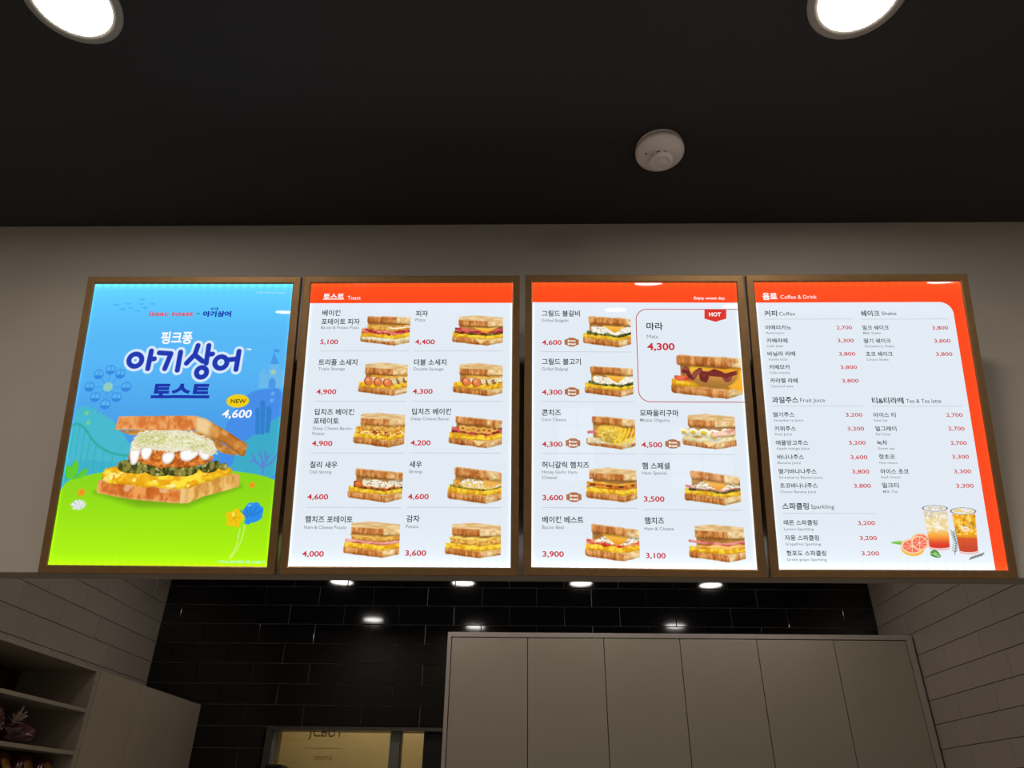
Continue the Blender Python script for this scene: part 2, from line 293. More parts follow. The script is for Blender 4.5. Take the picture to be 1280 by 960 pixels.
# ------------------------------------------------------------------ poster layouts, in millimetres from the foot of each board's centre line
TXT = {
 0: [
  ('R', 'isaac toast', -126.8, 757.7, 136.9),
  ('x', '×', 20.6, 759.6, 10.1),
  ('n', '핑크퐁', 61.7, 777.1, 23.7),
  ('N', '아기상어', 39.3, 756.6, 86.3),
  ('F', '핑크퐁', -78.3, 671.9, 95.0),
  ('V', '토스트', -85.0, 500.8, 174.5),
  ('w', 'TM', 182.3, 648.6, 15.7),
  ('Y', 'NEW', 154.8, 486.2, 44.5),
  ('U', '4,600', 133.2, 442.9, 87.0),
  ('v', '© The Pinkfong Company', 193.7, 830.6, 92.0),
  ('v', '* 이미지는 실제 제품과 다를 수 있습니다', 165.0, 31.4, 134.4),
 ],
 1: [
  ('H', '토스트', -267.7, 809.1, 63.5),
  ('h', 'Toast', -193.6, 809.0, 40.3),
  ('K', '베이컨', -266.6, 758.3, 54.9),
  ('K', '포테이토 피자', -267.3, 730.4, 116.0),
  ('K', '피자', 16.7, 756.1, 36.6),
  ('K', '트리플 소세지', -266.3, 602.6, 115.3),
  ('K', '더블 소세지', 17.6, 602.7, 95.4),
  ('K', '딥치즈 베이컨', -266.5, 451.6, 115.3),
  ('K', '포테이토', -268.1, 424.7, 74.9),
  ('K', '딥치즈 베이컨', 17.5, 453.1, 114.1),
  ('C', 'Bacon & Potato Pizza', -267.2, 714.9, 114.1),
  ('C', 'Pizza', 16.3, 738.8, 29.4),
  ('C', 'Triple Sausage', -266.1, 585.9, 79.6),
  ('C', 'Double Sausage', 17.2, 585.4, 87.7),
  ('P', '5,100', -265.8, 666.9, 53.2),
  ('P', '4,400', 17.6, 666.8, 59.4),
  ('P', '4,900', -265.9, 513.0, 58.6),
  ('P', '4,300', 17.0, 514.3, 58.8),
  ('C', 'Deep Cheese Bacon-', -267.4, 406.2, 115.5),
  ('C', 'Potato', -268.0, 390.9, 34.8),
  ('C', 'Deep Cheese Bacon', 16.4, 435.1, 110.0),
  ('C', 'Chili Shrimp', -268.4, 279.3, 64.6),
  ('C', 'Shrimp', 16.2, 281.3, 38.1),
  ('C', 'Ham & Cheese Potato', -270.1, 124.4, 118.8),
  ('C', 'Potato', 14.5, 127.8, 35.7),
  ('P', '4,900', -267.2, 359.3, 59.5),
  ('P', '4,200', 17.3, 361.8, 58.0),
  ('P', '4,600', -268.3, 206.3, 59.5),
  ('P', '4,600', 16.5, 208.1, 59.1),
  ('P', '4,000', -270.2, 49.3, 60.5),
  ('P', '3,600', 15.6, 53.1, 58.5),
  ('K', '칠리 새우', -268.1, 297.0, 79.0),
  ('K', '새우', 16.5, 299.0, 35.9),
  ('K', '햄치즈 포테이토', -269.4, 143.2, 134.2),
  ('K', '감자', 15.3, 146.0, 36.9),
 ],
 2: [
  ('e', 'Enjoy sweet day.', 178.4, 808.0, 93.2),
  ('K', '그릴드 불갈비', -278.1, 754.1, 113.7),
  ('K', '그릴드 불고기', -278.0, 603.0, 114.4),
  ('K', '콘치즈', -278.0, 449.3, 55.1),
  ('K', '모짜올리구마', 4.2, 449.6, 111.0),
  ('C', 'Grilled Bulgalbi', -279.2, 735.0, 79.9),
  ('C', 'Grilled Bulgogi', -278.6, 584.0, 77.4),
  ('C', 'Corn Cheese', -278.5, 431.7, 70.6),
  ('C', 'Mozza Oliguma', 4.2, 431.9, 84.1),
  ('P', '4,600', -278.1, 663.2, 58.7),
  ('P', '4,300', -278.0, 510.8, 59.3),
  ('J', '마라', 32.7, 712.9, 48.7),
  ('j', 'Mala', 32.8, 684.2, 33.7),
  ('Q', '4,300', 32.5, 648.2, 80.8),
  ('W', 'HOT', 219.9, 754.3, 35.5),
  ('K', '허니갈릭 햄치즈', -277.8, 297.3, 133.8),
  ('K', '햄 스페셜', 5.2, 296.4, 77.5),
  ('K', '베이컨 베스트', -276.6, 143.8, 114.1),
  ('K', '햄치즈', 6.4, 143.4, 54.0),
  ('C', 'Honey Garlic Ham-', -277.8, 280.2, 101.5),
  ('C', 'Cheese', -277.8, 264.7, 41.7),
  ('C', 'Ham Special', 4.6, 279.4, 67.8),
  ('C', 'Bacon Best', -277.2, 126.1, 61.4),
  ('C', 'Ham & Cheese', 5.7, 125.0, 80.8),
  ('P', '4,300', -277.8, 357.2, 58.7),
  ('P', '4,500', 5.1, 357.5, 59.4),
  ('P', '3,600', -276.6, 205.3, 58.1),
  ('P', '3,500', 6.4, 203.9, 57.7),
  ('P', '3,900', -276.1, 51.1, 58.6),
  ('P', '3,100', 6.8, 49.7, 53.9),
 ],
 3: [
  ('H', '음료', -284.3, 807.6, 43.7),
  ('h', 'Coffee & Drink', -231.3, 808.5, 107.9),
  ('G', '커피', -283.6, 754.6, 37.7),
  ('G', '쉐이크', 0.7, 753.5, 55.1),
  ('G', '과일주스', -284.1, 489.0, 75.7),
  ('G', '티&티라떼', 1.0, 487.0, 90.1),
  ('g', 'Coffee', -240.2, 755.1, 47.4),
  ('g', 'Shake', 62.3, 755.2, 43.1),
  ('g', 'Fruit Juice', -203.2, 490.1, 71.2),
  ('g', 'Tea & Tea latte', 97.8, 487.5, 99.8),
  ('G', '스파클링', -282.1, 185.2, 73.1),
  ('g', 'Sparkling', -203.8, 185.9, 63.9),
  ('k', '아메리카노', -284.4, 711.9, 76.7),
  ('c', 'Americano', -283.9, 697.4, 53.9),
  ('p', '2,700', -75.6, 711.3, 45.8),
  ('k', '카페라떼', -283.9, 670.9, 61.1),
  ('c', 'Cafe latte', -284.0, 656.6, 46.9),
  ('p', '3,300', -76.7, 671.0, 47.3),
  ('k', '바닐라 라떼', -284.6, 630.3, 80.4),
  ('c', 'Vanilla latte', -284.2, 615.5, 55.6),
  ('p', '3,800', -77.3, 629.9, 47.6),
  ('k', '카페모카', -283.6, 589.5, 60.5),
  ('c', 'Cafe mocha', -284.4, 574.9, 59.8),
  ('p', '3,800', -77.4, 589.1, 47.4),
  ('k', '카라멜 라떼', -283.8, 548.6, 79.1),
  ('c', 'Caramel latte', -284.0, 534.0, 65.1),
  ('p', '3,800', -77.5, 548.3, 47.7),
  ('k', '밀크 쉐이크', 0.7, 710.4, 76.8),
  ('c', 'Milk Shake', 0.6, 696.0, 51.3),
  ('p', '3,800', 203.7, 709.8, 46.7),
  ('k', '딸기 쉐이크', -0.3, 669.5, 78.1),
  ('c', 'Strawberry Shake', 0.8, 655.2, 85.3),
  ('p', '3,800', 203.5, 669.0, 47.6),
  ('k', '초코 쉐이크', 0.5, 629.0, 77.7),
  ('c', 'Choco Shake', 0.9, 614.3, 63.1),
  ('p', '3,800', 203.2, 628.6, 47.3),
  ('k', '딸기주스', -284.4, 447.3, 60.5),
  ('c', 'Strawberry Juice', -284.0, 433.2, 82.9),
  ('p', '3,200', -78.4, 447.2, 47.1),
  ('k', '아이스 티', -0.2, 446.0, 63.4),
  ('c', 'Iced tea', -0.2, 433.1, 38.2),
  ('p', '2,700', 205.7, 446.5, 45.8),
  ('k', '키위주스', -284.0, 406.4, 60.6),
  ('c', 'Kiwi Juice', -284.1, 392.6, 48.3),
  ('p', '3,200', -78.0, 406.9, 47.0),
  ('k', '얼그레이', 0.2, 406.3, 59.7),
  ('c', 'Earl Grey', 0.3, 392.6, 41.6),
  ('p', '2,700', 205.6, 406.9, 45.6),
  ('k', '애플망고주스', -284.2, 365.3, 91.0),
  ('c', 'Apple mango Juice', -283.7, 351.7, 93.1),
  ('p', '3,200', -78.7, 365.9, 47.3),
  ('k', '녹차', -0.2, 365.4, 29.4),
  ('c', 'Green tea', -0.2, 351.8, 47.2),
  ('p', '2,700', 205.7, 365.4, 45.3),
  ('k', '바나나주스', -283.8, 324.6, 74.4),
  ('c', 'Banana Juice', -283.9, 310.6, 65.0),
  ('p', '3,600', -78.8, 324.7, 47.1),
  ('k', '핫초코', 0.5, 325.4, 44.2),
  ('c', 'Hot choco', 0.4, 310.8, 49.8),
  ('p', '3,300', 203.9, 326.1, 46.8),
  ('k', '딸기바나나주스', -283.4, 283.8, 105.5),
  ('c', 'Strawberry Banana Juice', -283.6, 269.3, 121.3),
  ('p', '3,800', -78.9, 284.0, 47.4),
  ('k', '아이스 초코', -0.1, 284.1, 78.1),
  ('c', 'Iced choco', -0.0, 270.8, 53.0),
  ('p', '3,300', 203.3, 284.9, 47.1),
  ('k', '초코바나나주스', -283.6, 244.0, 105.0),
  ('c', 'Choco Banana Juice', -283.8, 229.1, 99.1),
  ('p', '3,800', -78.9, 244.2, 47.2),
  ('k', '밀크티', -0.4, 244.9, 45.4),
  ('c', 'Milk Tea', -0.1, 230.1, 39.7),
  ('p', '3,300', 202.9, 244.7, 48.0),
  ('k', '레몬 스파클링', -282.6, 141.9, 92.4),
  ('c', 'Lemon Sparkling', -282.9, 126.8, 80.9),
  ('p', '3,200', -79.6, 141.8, 46.6),
  ('k', '자몽 스파클링', -283.1, 100.7, 93.0),
  ('c', 'Grapefruit Sparkling', -283.3, 86.4, 96.7),
  ('p', '3,200', -79.4, 101.3, 46.3),
  ('k', '청포도 스파클링', -282.4, 59.5, 107.5),
  ('c', 'Green grape Sparkling', -282.6, 45.2, 107.3),
  ('p', '3,200', -79.3, 60.1, 47.2),
 ],
}
LINES = {1: [(-266.9, -0.3, 645.3), (15.8, 279.2, 645.3), (-268.5, -0.5, 491.8), (14.8, 280.7, 492.1), (-269.6, -1.2, 338.7), (15.9, 278.8, 339.5), (-270.4, -2.1, 183.9), (14.8, 280.4, 185.1)], 2: [(-280.3, -14.4, 641.5), (-280.2, -12.7, 490.0), (-277.8, -11.4, 337.8), (4.4, 267.5, 338.1), (-277.7, -12.0, 184.6), (4.4, 276.2, 181.6)], 3: [(-282.8, -24.9, 743.8), (1.2, 255.3, 742.8), (-284.4, -25.4, 478.6), (0.4, 255.7, 477.8), (-283.2, -27.5, 173.0)]}
SAND = {1: [('bacon_potato', -146.4, 661.7, 147.5, 101.5), ('pizza', 128.2, 661.6, 151.5, 96.0), ('triple', -143.5, 506.6, 143.7, 103.3), ('double', 134.6, 505.8, 145.5, 102.5), ('deep_potato', -148.4, 354.6, 147.6, 102.8), ('deep_bacon', 126.8, 353.5, 153.1, 104.3), ('chili', -154.5, 197.5, 154.4, 107.4), ('shrimp', 127.8, 194.8, 151.9, 115.6), ('ham_potato', -156.6, 46.0, 155.3, 99.4), ('potato', 125.3, 46.0, 154.4, 97.5)], 2: [('bulgalbi', -156.1, 654.5, 142.1, 107.2), ('bulgogi', -153.4, 502.7, 141.2, 103.9), ('mala', 97.7, 498.6, 206.3, 146.6), ('corn', -150.8, 349.2, 139.8, 108.5), ('mozza', 121.6, 351.7, 153.2, 104.1), ('honey', -154.3, 200.1, 142.7, 98.2), ('ham_special', 120.6, 194.2, 156.3, 109.1), ('bacon_best', -159.4, 39.4, 149.8, 112.2), ('ham_cheese', 125.3, 40.2, 153.2, 102.1)]}
BADGE = [(-189.9, 671.6, 42.1, 28.1), (-190.4, 519.2, 42.4, 27.6), (-189.2, 367.8, 41.6, 28.4), (94.4, 367.4, 43.0, 27.1), (-188.3, 214.2, 42.5, 27.8)]
M = {
 'hdr1': [(-18.0, 798.1)],
 'hdr2': [(-6.7, 797.2)],
 'hdr3': [(-54.8, 796.2)],
 'hdr3_right': [(274.4, 749.0), (273.2, 401.5), (273.4, 22.2), (274.8, 424.8)],
 'hot_box': [(1.7, 714.5), (160.0, 776.1), (6.9, 541.4), (145.2, 490.5)],
 'hot_flag': [(207.2, 775.0), (272.2, 775.2), (270.4, 746.7), (237.7, 736.5), (205.6, 746.5)],
 'glass1': [(102.6, 187.5), (169.0, 187.7), (105.4, 76.3), (161.7, 79.0), (137.0, 195.8), (134.6, 179.4), (133.6, 71.5)],
 'glass2': [(178.1, 180.0), (245.1, 180.2), (184.8, 69.1), (235.8, 69.3), (212.7, 188.3), (209.9, 169.9), (207.4, 61.3)],
 'gf': [(64.2, 88.7), (31.4, 88.6), (68.4, 118.8), (60.5, 61.3), (90.0, 101.3)],
 'gleaf': [(-0.8, 94.2), (37.9, 99.9), (35.2, 88.6)],
 'leaf2': [(103.1, 68.9), (122.1, 78.9), (138.9, 52.9), (108.8, 56.5)],
 'rose1': [(176.4, 121.7), (179.8, 94.1), (171.3, 62.9)],
 'rose2': [(211.2, 53.1), (250.8, 65.7)],
 'gtxt': [(124.0, 144.3), (146.6, 134.2), (198.8, 135.6), (224.0, 126.8)],
}
M0 = {
 'top_front': [(-176.7, 405.3), (-170.0, 445.1), (53.0, 448.2), (60.5, 446.1), (60.0, 408.5), (58.5, 403.4), (-40.6, 404.6)],
 'top_side': [(55.2, 447.7), (90.1, 438.5), (213.5, 366.9), (216.7, 356.5), (211.2, 330.1), (202.9, 329.3), (148.8, 366.6), (60.6, 403.4)],
 'top_under': [(-175.8, 405.3), (60.5, 404.2), (95.9, 389.6), (144.7, 366.6), (205.0, 329.3), (152.4, 335.3), (121.0, 353.9), (19.8, 393.4), (-40.2, 401.7), (-114.2, 388.6), (-135.9, 392.7)],
 'cabbage': [(-123.7, 352.7), (-117.5, 382.2), (-99.4, 402.7), (-40.8, 405.9), (18.5, 404.0), (83.1, 391.6), (119.1, 370.7), (133.6, 335.2), (111.5, 328.8), (67.8, 345.3), (-14.9, 338.6), (-79.7, 352.9), (-112.0, 344.3)],
 'patty': [(-119.7, 310.9), (-120.4, 344.3), (-79.7, 352.9), (67.5, 347.4), (115.4, 330.9), (115.0, 316.3), (73.1, 301.6), (-25.3, 291.5), (-93.8, 304.8)],
 'egg': [(-186.5, 256.8), (-188.6, 283.6), (-154.7, 294.1), (-50.1, 290.6), (34.0, 282.8), (147.8, 302.0), (171.7, 291.8), (172.9, 281.5), (99.3, 256.5), (52.2, 237.0), (-18.5, 241.5), (-127.5, 251.0)],
 'bot_front': [(-203.2, 226.0), (-203.4, 258.8), (-185.0, 260.9), (-85.8, 249.2), (40.0, 235.7), (41.1, 195.2), (20.9, 193.0), (-120.8, 206.3), (-197.2, 220.0)],
 'bot_side': [(41.4, 193.2), (39.9, 236.9), (99.1, 258.5), (174.9, 281.5), (202.2, 277.6), (207.1, 251.0), (202.1, 240.8), (108.6, 213.8), (61.8, 194.1)],
 'pickles': [[(-149.1, 290.0), (-149.2, 312.8), (-95.0, 313.1), (-71.5, 294.6), (-77.7, 280.1), (-119.6, 281.9)], [(-77.7, 294.5), (-72.8, 303.7), (-24.9, 288.6), (1.6, 276.4), (-39.3, 272.1), (-65.6, 282.2)], [(-17.8, 282.5), (-17.4, 294.9), (32.9, 291.0), (84.0, 297.5), (81.1, 287.2), (59.9, 274.7), (10.2, 274.4)], [(87.3, 287.2), (93.6, 303.8), (137.9, 316.5), (141.8, 299.9), (125.0, 284.1)], [(143.4, 304.0), (163.9, 306.2), (165.3, 293.8), (146.9, 291.7)]],
 'drips': [[(-122.2, 356.9), (-93.5, 361.2), (-100.3, 306.9), (-114.1, 306.8)], [(-90.2, 352.8), (-56.7, 353.0), (-68.7, 319.5), (-83.9, 323.6)], [(-25.1, 336.4), (10.4, 336.6), (-2.6, 308.2), (-21.7, 311.4)], [(26.0, 345.0), (84.5, 345.3), (54.7, 316.0), (29.2, 320.0)], [(76.1, 345.3), (110.5, 337.1), (104.1, 320.4), (91.4, 322.4)]],
 'crust_glaze': [[(-126.6, 244.9), (-97.9, 247.1), (-111.1, 224.6), (-123.8, 226.5)], [(-26.5, 239.4), (7.3, 233.5), (-3.4, 221.2), (-22.5, 225.1)]],
 'shadow': [(-206.2, 224.0), (-76.7, 186.3), (62.6, 187.3), (208.0, 242.9), (162.3, 246.6), (41.8, 221.5), (-123.5, 224.5)],
 'hill_left': [(-302.3, 401.2), (-302.1, 470.9), (-268.4, 477.1), (-225.5, 456.2), (-171.2, 423.5), (-115.3, 343.3), (3.0, 329.4), (83.2, 305.7), (90.2, 248.5), (-332.2, 246.0)],
 'hill_left2': [(-311.4, 265.1), (-303.4, 303.6), (-238.2, 320.4), (-148.4, 304.4), (-15.1, 319.6), (139.9, 315.6), (149.6, 230.0), (-309.6, 227.1)],
 'hill_blue': [(141.0, 306.0), (144.5, 403.2), (162.3, 462.7), (196.4, 511.0), (234.0, 529.3), (322.3, 533.6), (338.1, 250.0), (147.5, 248.9)],
 'hill_teal': [(126.2, 267.7), (180.5, 296.7), (183.8, 354.5), (228.6, 388.9), (264.0, 423.4), (296.3, 443.3), (323.7, 463.3), (328.5, 250.0), (128.4, 248.8)],
 'ground': [(-307.9, 250.9), (-249.4, 270.3), (-174.5, 285.1), (-79.1, 293.3), (55.8, 294.0), (181.3, 289.0), (304.9, 268.8), (379.3, 212.7), (457.1, -57.6), (-314.9, -64.7), (-328.3, 115.0)],
 'coaster': [(-318.3, 391.2), (-305.6, 421.0), (-284.3, 423.1), (-261.9, 406.3), (-236.7, 372.0), (-203.6, 347.7), (-167.3, 333.3), (-122.9, 328.7)],
 'wheel': [(-217.0, 534.3), (-272.6, 534.1), (-217.0, 586.7), (-250.9, 572.9), (-186.0, 574.2), (-162.6, 534.4), (-186.8, 503.1), (-250.3, 502.9), (-216.9, 481.3), (-236.4, 452.1), (-196.3, 452.2), (-210.5, 469.6)],
 'castle': [[(226.6, 532.7), (231.8, 538.6), (231.3, 583.1), (259.9, 574.3), (258.0, 605.9), (285.8, 606.0), (288.7, 586.3), (306.2, 584.5), (306.9, 533.0)], [(259.7, 605.9), (267.9, 642.1), (285.8, 606.0)]],
 'castle_door': [(261.0, 532.8), (260.5, 556.5), (269.5, 564.2), (280.0, 556.5), (282.2, 532.9)],
 'castle_star': [(270.8, 580.9)],
 'weeds': [[(252.3, 447.1), (248.1, 488.8)], [(238.1, 447.0), (235.1, 465.5)], [(269.3, 447.2), (268.6, 471.5)], [(256.7, 398.8), (249.9, 488.0)], [(270.8, 403.8), (271.9, 463.1)], [(242.2, 398.7), (239.2, 438.2)]],
 'coral': [[(268.6, 278.1), (266.8, 316.3), (252.9, 340.3)], [(267.7, 306.7), (284.3, 333.7)], [(267.7, 297.1), (243.7, 316.2), (234.1, 335.4)], [(268.3, 301.0), (294.2, 310.7), (303.4, 335.8)], [(243.7, 316.2), (231.4, 314.2)], [(274.3, 318.3), (269.9, 343.3)]],
 'leaves': [[(-301.7, 265.2), (-284.0, 303.7), (-276.7, 318.2), (-264.6, 303.8), (-267.9, 265.4)], [(-296.1, 260.5), (-305.8, 289.1), (-298.6, 303.6), (-271.1, 284.5), (-271.9, 260.6)], [(-276.8, 260.6), (-252.5, 289.4), (-235.9, 294.3), (-240.5, 275.1), (-257.5, 260.7)]],
 'starfish': [(-245.5, 222.8), (242.2, 246.6)],
 'shell': [(-248.3, 188.0), (-226.3, 176.0)],
 'bstar': [(201.7, 153.9), (172.5, 153.7)],
 'bshell': [(252.9, 170.0), (283.0, 170.2)],
 'strings': [[(220.1, 123.7), (216.1, 73.6), (198.5, 46.4)], [(233.6, 137.5), (227.2, 82.7), (203.4, 44.6)]],
 'fish': [(-229.6, 793.3), (-192.6, 797.1), (-152.2, 811.0), (-154.8, 795.8), (-207.8, 779.5), (-181.7, 783.9), (-140.1, 784.5), (-161.2, 773.8), (-118.0, 797.1)],
 'stars_blue': [(275.9, 515.2), (275.0, 494.8)],
 'star_y': [(-267.9, 454.9), (-258.0, 425.9)],
 'logo': {'circles': [[(-146.8, 617.0), (-127.5, 617.0)], [(57.1, 579.7), (72.1, 579.7)], [(111.5, 610.4), (129.5, 610.4)]], 'lines': [[(-102.4, 646.2), (-105.7, 590.6)], [(-102.8, 619.5), (-90.2, 621.4)], [(-77.6, 640.2), (-42.2, 637.8), (-54.6, 590.8)], [(-13.6, 642.7), (-16.2, 586.1)], [(36.5, 663.5), (30.5, 635.5), (8.4, 607.7)], [(30.2, 633.7), (56.5, 613.9)], [(69.2, 663.5), (67.6, 607.9)], [(68.0, 634.4), (83.4, 636.9)], [(132.6, 618.9), (154.4, 621.3)], [(162.3, 645.5), (159.1, 588.9)]], 'w': [(-117.5, 624.3), (-109.9, 624.3), (-101.7, 624.4)]},
 'badge': [(174.7, 492.8), (208.2, 492.9), (172.6, 512.9)],
}

# ------------------------------------------------------------------ text helper
def text_mesh(body, size, bold=0.0, res=3, shear=0.0):
    c = bpy.data.curves.new('txt', 'FONT'); c.body = body; c.size = size
    c.offset = bold*size
    c.resolution_u = res; c.shear = shear; c.fill_mode = 'FRONT' if hasattr(c, 'fill_mode') else c.fill_mode
    c.dimensions = '2D'
    o = bpy.data.objects.new('txt', c); col.objects.link(o)
    dg = bpy.context.evaluated_depsgraph_get()
    me = bpy.data.meshes.new_from_object(o.evaluated_get(dg))
    bpy.data.objects.remove(o); bpy.data.curves.remove(c)
    return me
CLS = {  # class: (font size mm, bold, material, shear, group name)
 'K': (20.5,.018,'ink_dark',0,'item_lettering'), 'C': (13.2,.006,'ink_grey',0,'caption_lettering'), 'P': (20.5,.022,'ink_red',0,'price_lettering'),
 'H': (24,.035,'ink_white',0,'heading_lettering'), 'h': (17,0,'ink_white',0,'heading_lettering'), 'e': (12.5,.014,'ink_white',0,'slogan_lettering'),
 'J': (25,.02,'ink_dark',0,'item_lettering'), 'j': (16,0,'ink_grey',0,'caption_lettering'), 'Q': (30,.028,'ink_red',0,'price_lettering'),
 'W': (17,.03,'ink_white',0,'flag_lettering'), 'G': (20,.02,'ink_dark',0,'section_lettering'), 'g': (16.5,0,'ink_dark',0,'section_lettering'),
 'k': (15.5,.016,'ink_dark',0,'item_lettering'), 'c': (10.2,.006,'ink_grey',0,'caption_lettering'), 'p': (15.5,.012,'ink_red',0,'price_lettering'),
 'R': (22,.022,'ink_coral',0.15,'coral_lettering'), 'x': (14,0,'ink_dark',0,'navy_lettering'), 'n': (9,.03,'ink_navy',0,'navy_lettering'),
 'N': (19,.05,'ink_navy',0,'navy_lettering'), 'F': (42,.028,'ink_white',0,'white_lettering'), 'V': (54,.05,'ink_navy',0.05,'navy_lettering'),
 'w': (8,.02,'ink_white',0,'white_lettering'), 'Y': (17,.02,'ink_olive',0,'badge_lettering'), 'U': (33,.02,'ink_white',0.12,'white_lettering'),
 'v': (8,0,'ink_pale',0,'small_print_lettering'),
}
def lettering(poster, items, z=0.0009):
    """each printed word or line is a flat mesh of its own on the poster"""
    for cls, body, px, py, wd in items:
        size, bold, mk, shear, nm = CLS[cls]
        me = text_mesh(body, size/1000, bold, shear=shear)
        co = np.empty(len(me.vertices)*3, np.float32); me.vertices.foreach_get('co', co); co = co.reshape(-1,3)
        x0, x1 = co[:,0].min(), co[:,0].max()
        k = (wd/1000)/max(1e-6, x1-x0); k = min(max(k, 0.6), 1.5)
        co[:,0] = (co[:,0]-x0)*k; co[:,2] = 0
        me.vertices.foreach_set('co', co.ravel()); me.update(); me.materials.clear()
        link(nm, me, MT[mk], poster, (px/1000, py/1000, z))

# ------------------------------------------------------------------ painted prints: colour per vertex on a fine flat grid
def hash2(ix, iy, s):
    h = np.sin(ix*127.1+iy*311.7+s*74.7)*43758.5453
    return h-np.floor(h)
def noise(x, y, s=0):
    ix, iy = np.floor(x), np.floor(y); fx, fy = x-ix, y-iy
    fx = fx*fx*(3-2*fx); fy = fy*fy*(3-2*fy)
    a, b, c, d = hash2(ix,iy,s), hash2(ix+1,iy,s), hash2(ix,iy+1,s), hash2(ix+1,iy+1,s)
    return (a*(1-fx)+b*fx)*(1-fy)+(c*(1-fx)+d*fx)*fy
def fbm(x, y, s=0, o=3):
    t = 0; a = 0.5; n = 0
    for i in range(o): t = t+a*noise(x*2**i, y*2**i, s+i*13); n += a; a *= 0.5
    return t/n
def sst(a, b, x):
    t = np.clip((x-a)/(b-a), 0, 1); return t*t*(3-2*t)
def C(*c): return np.array(c, float)
def mix(img, color, alpha):
    al = np.clip(alpha, 0, 1)[..., None]; return img*(1-al)+color*al
def lerp(c0, c1, t): t = np.clip(t,0,1)[..., None]; return c0*(1-t)+c1*t
def seg_d(X, Y, a, b):
    ax, ay = a; bx_, by = b; dx, dy = bx_-ax, by-ay; L = dx*dx+dy*dy+1e-9
    t = np.clip(((X-ax)*dx+(Y-ay)*dy)/L, 0, 1); return np.hypot(X-ax-t*dx, Y-ay-t*dy)
def poly_sd(X, Y, P):
    """signed distance, positive inside"""
    d = np.full(X.shape, 1e9); ins = np.zeros(X.shape, bool); n = len(P)
    for i in range(n):
        a, b = P[i], P[(i+1) % n]
        d = np.minimum(d, seg_d(X, Y, a, b))
        if a[1] != b[1]:
            c = (a[1] > Y) != (b[1] > Y)
            xi = (b[0]-a[0])*(Y-a[1])/(b[1]-a[1])+a[0]
            ins ^= c & (X < xi)
    return np.where(ins, d, -d)
def line_d(X, Y, pts):
    d = np.full(X.shape, 1e9)
    for a, b in zip(pts, pts[1:]): d = np.minimum(d, seg_d(X, Y, a, b))
    return d
PAPER = C(226,235,244)
def grid_print(name, poster, x0, y0, wd, ht, cell, painter, z=0.0006, label=None):
    nx, ny = max(2, int(round(wd/cell))), max(2, int(round(ht/cell)))
    X, Y = np.meshgrid(np.linspace(x0, x0+wd, nx+1), np.linspace(y0, y0+ht, ny+1))
    img, A = painter(X, Y)
    img = np.clip(img, 0, 255)/255.0
    lin = np.where(img <= 0.04045, img/12.92, ((img+0.055)/1.055)**2.4)
    idx = np.arange((nx+1)*(ny+1)).reshape(ny+1, nx+1)
    q = np.stack([idx[:-1,:-1], idx[:-1,1:], idx[1:,1:], idx[1:,:-1]], -1).reshape(-1,4)
    if A is not None:
        q = q[(A.reshape(-1)[q] > 0.02).any(1)]
    used = np.unique(q); remap = np.full(idx.size, -1); remap[used] = np.arange(len(used)); q = remap[q]
    co = np.stack([X.ravel()[used]/1000, Y.ravel()[used]/1000, np.full(len(used), z)], -1)
    me = bpy.data.meshes.new(name)
    me.vertices.add(len(co)); me.vertices.foreach_set('co', co.ravel())
    me.loops.add(q.size); me.loops.foreach_set('vertex_index', q.ravel().astype(np.int32))
    me.polygons.add(len(q)); me.polygons.foreach_set('loop_start', np.arange(0, q.size, 4, dtype=np.int32))
    me.update(calc_edges=True)
    at = me.color_attributes.new('ink', 'FLOAT_COLOR', 'POINT')
    c4 = np.ones((len(used), 4), np.float32); c4[:, :3] = lin.reshape(-1,3)[used]
    at.data.foreach_set('color', c4.ravel())
    o = link(name, me, MT['print_v'], poster)
    if label: o['label'] = label
    return o

# ---- sandwich photographs on the menus -------------------------------------
def crust(u, v, s, dark=0.0, fx=34):
    n1 = fbm(u*fx, v*5, s); n2 = fbm(u*10, v*7, s+5); n3 = noise(u*70, v*60, s+9)
    c = lerp(C(176,98,36), C(232,170,104), sst(0.25,0.75,n1*0.6+n2*0.4))
    c = mix(c, C(142,74,26), sst(0.62,0.8,fbm(u*fx*0.8, v*3, s+3))*0.55)
    c = c+((n3-0.5)*22)[...,None]-dark*40
    return c
def crumb(u, v, s):
    n = fbm(u*16, v*14, s); return lerp(C(222,176,112), C(246,222,172), sst(0.25,0.7,n))+((noise(u*60,v*50,s)-0.5)*14)[...,None]
FILL = {
 'bacon_potato': ['melt','egg','pinkbits','patty_hi','whiteline'], 'pizza': ['egg','melt_tri','pickle','bacon','orange_tri'],
 'triple': ['egg','shred','sausage3','orange_hi'], 'double': ['egg','shred','sausage2','orange_hi'],
 'deep_potato': ['egg','cheesebits','patty_hi'], 'deep_bacon': ['melt_tri','egg','bacon','mac'],
 'chili': ['egg','pickle_d','shrimp','shred'], 'shrimp': ['egg','pickle','patty','shred','curl','orange_side'],
 'ham_potato': ['egg','ham','patty_hi','orange_thin'], 'potato': ['egg','patty','cheese_drape'],
 'bulgalbi': ['egg','leaf','meat','mayo','orange_s'], 'bulgogi': ['egg','leaf','meat','mayo','orange_s'],
 'corn': ['melt','ham','corn','strands'], 'mozza': ['melt_w','eggslices','ham_r','meltdrip'],
 'honey': ['egg','patty_flat','choco'], 'ham_special': ['egg','leaf','ham','shred_tall','orange_tri2'],
 'bacon_best': ['egg','bacon_w','shred_tall','orange_tri2'], 'ham_cheese': ['egg','orange_low','ham_hi'],
 'mala': ['egg','redham','patty_big','orange_back','darksauce'],
}
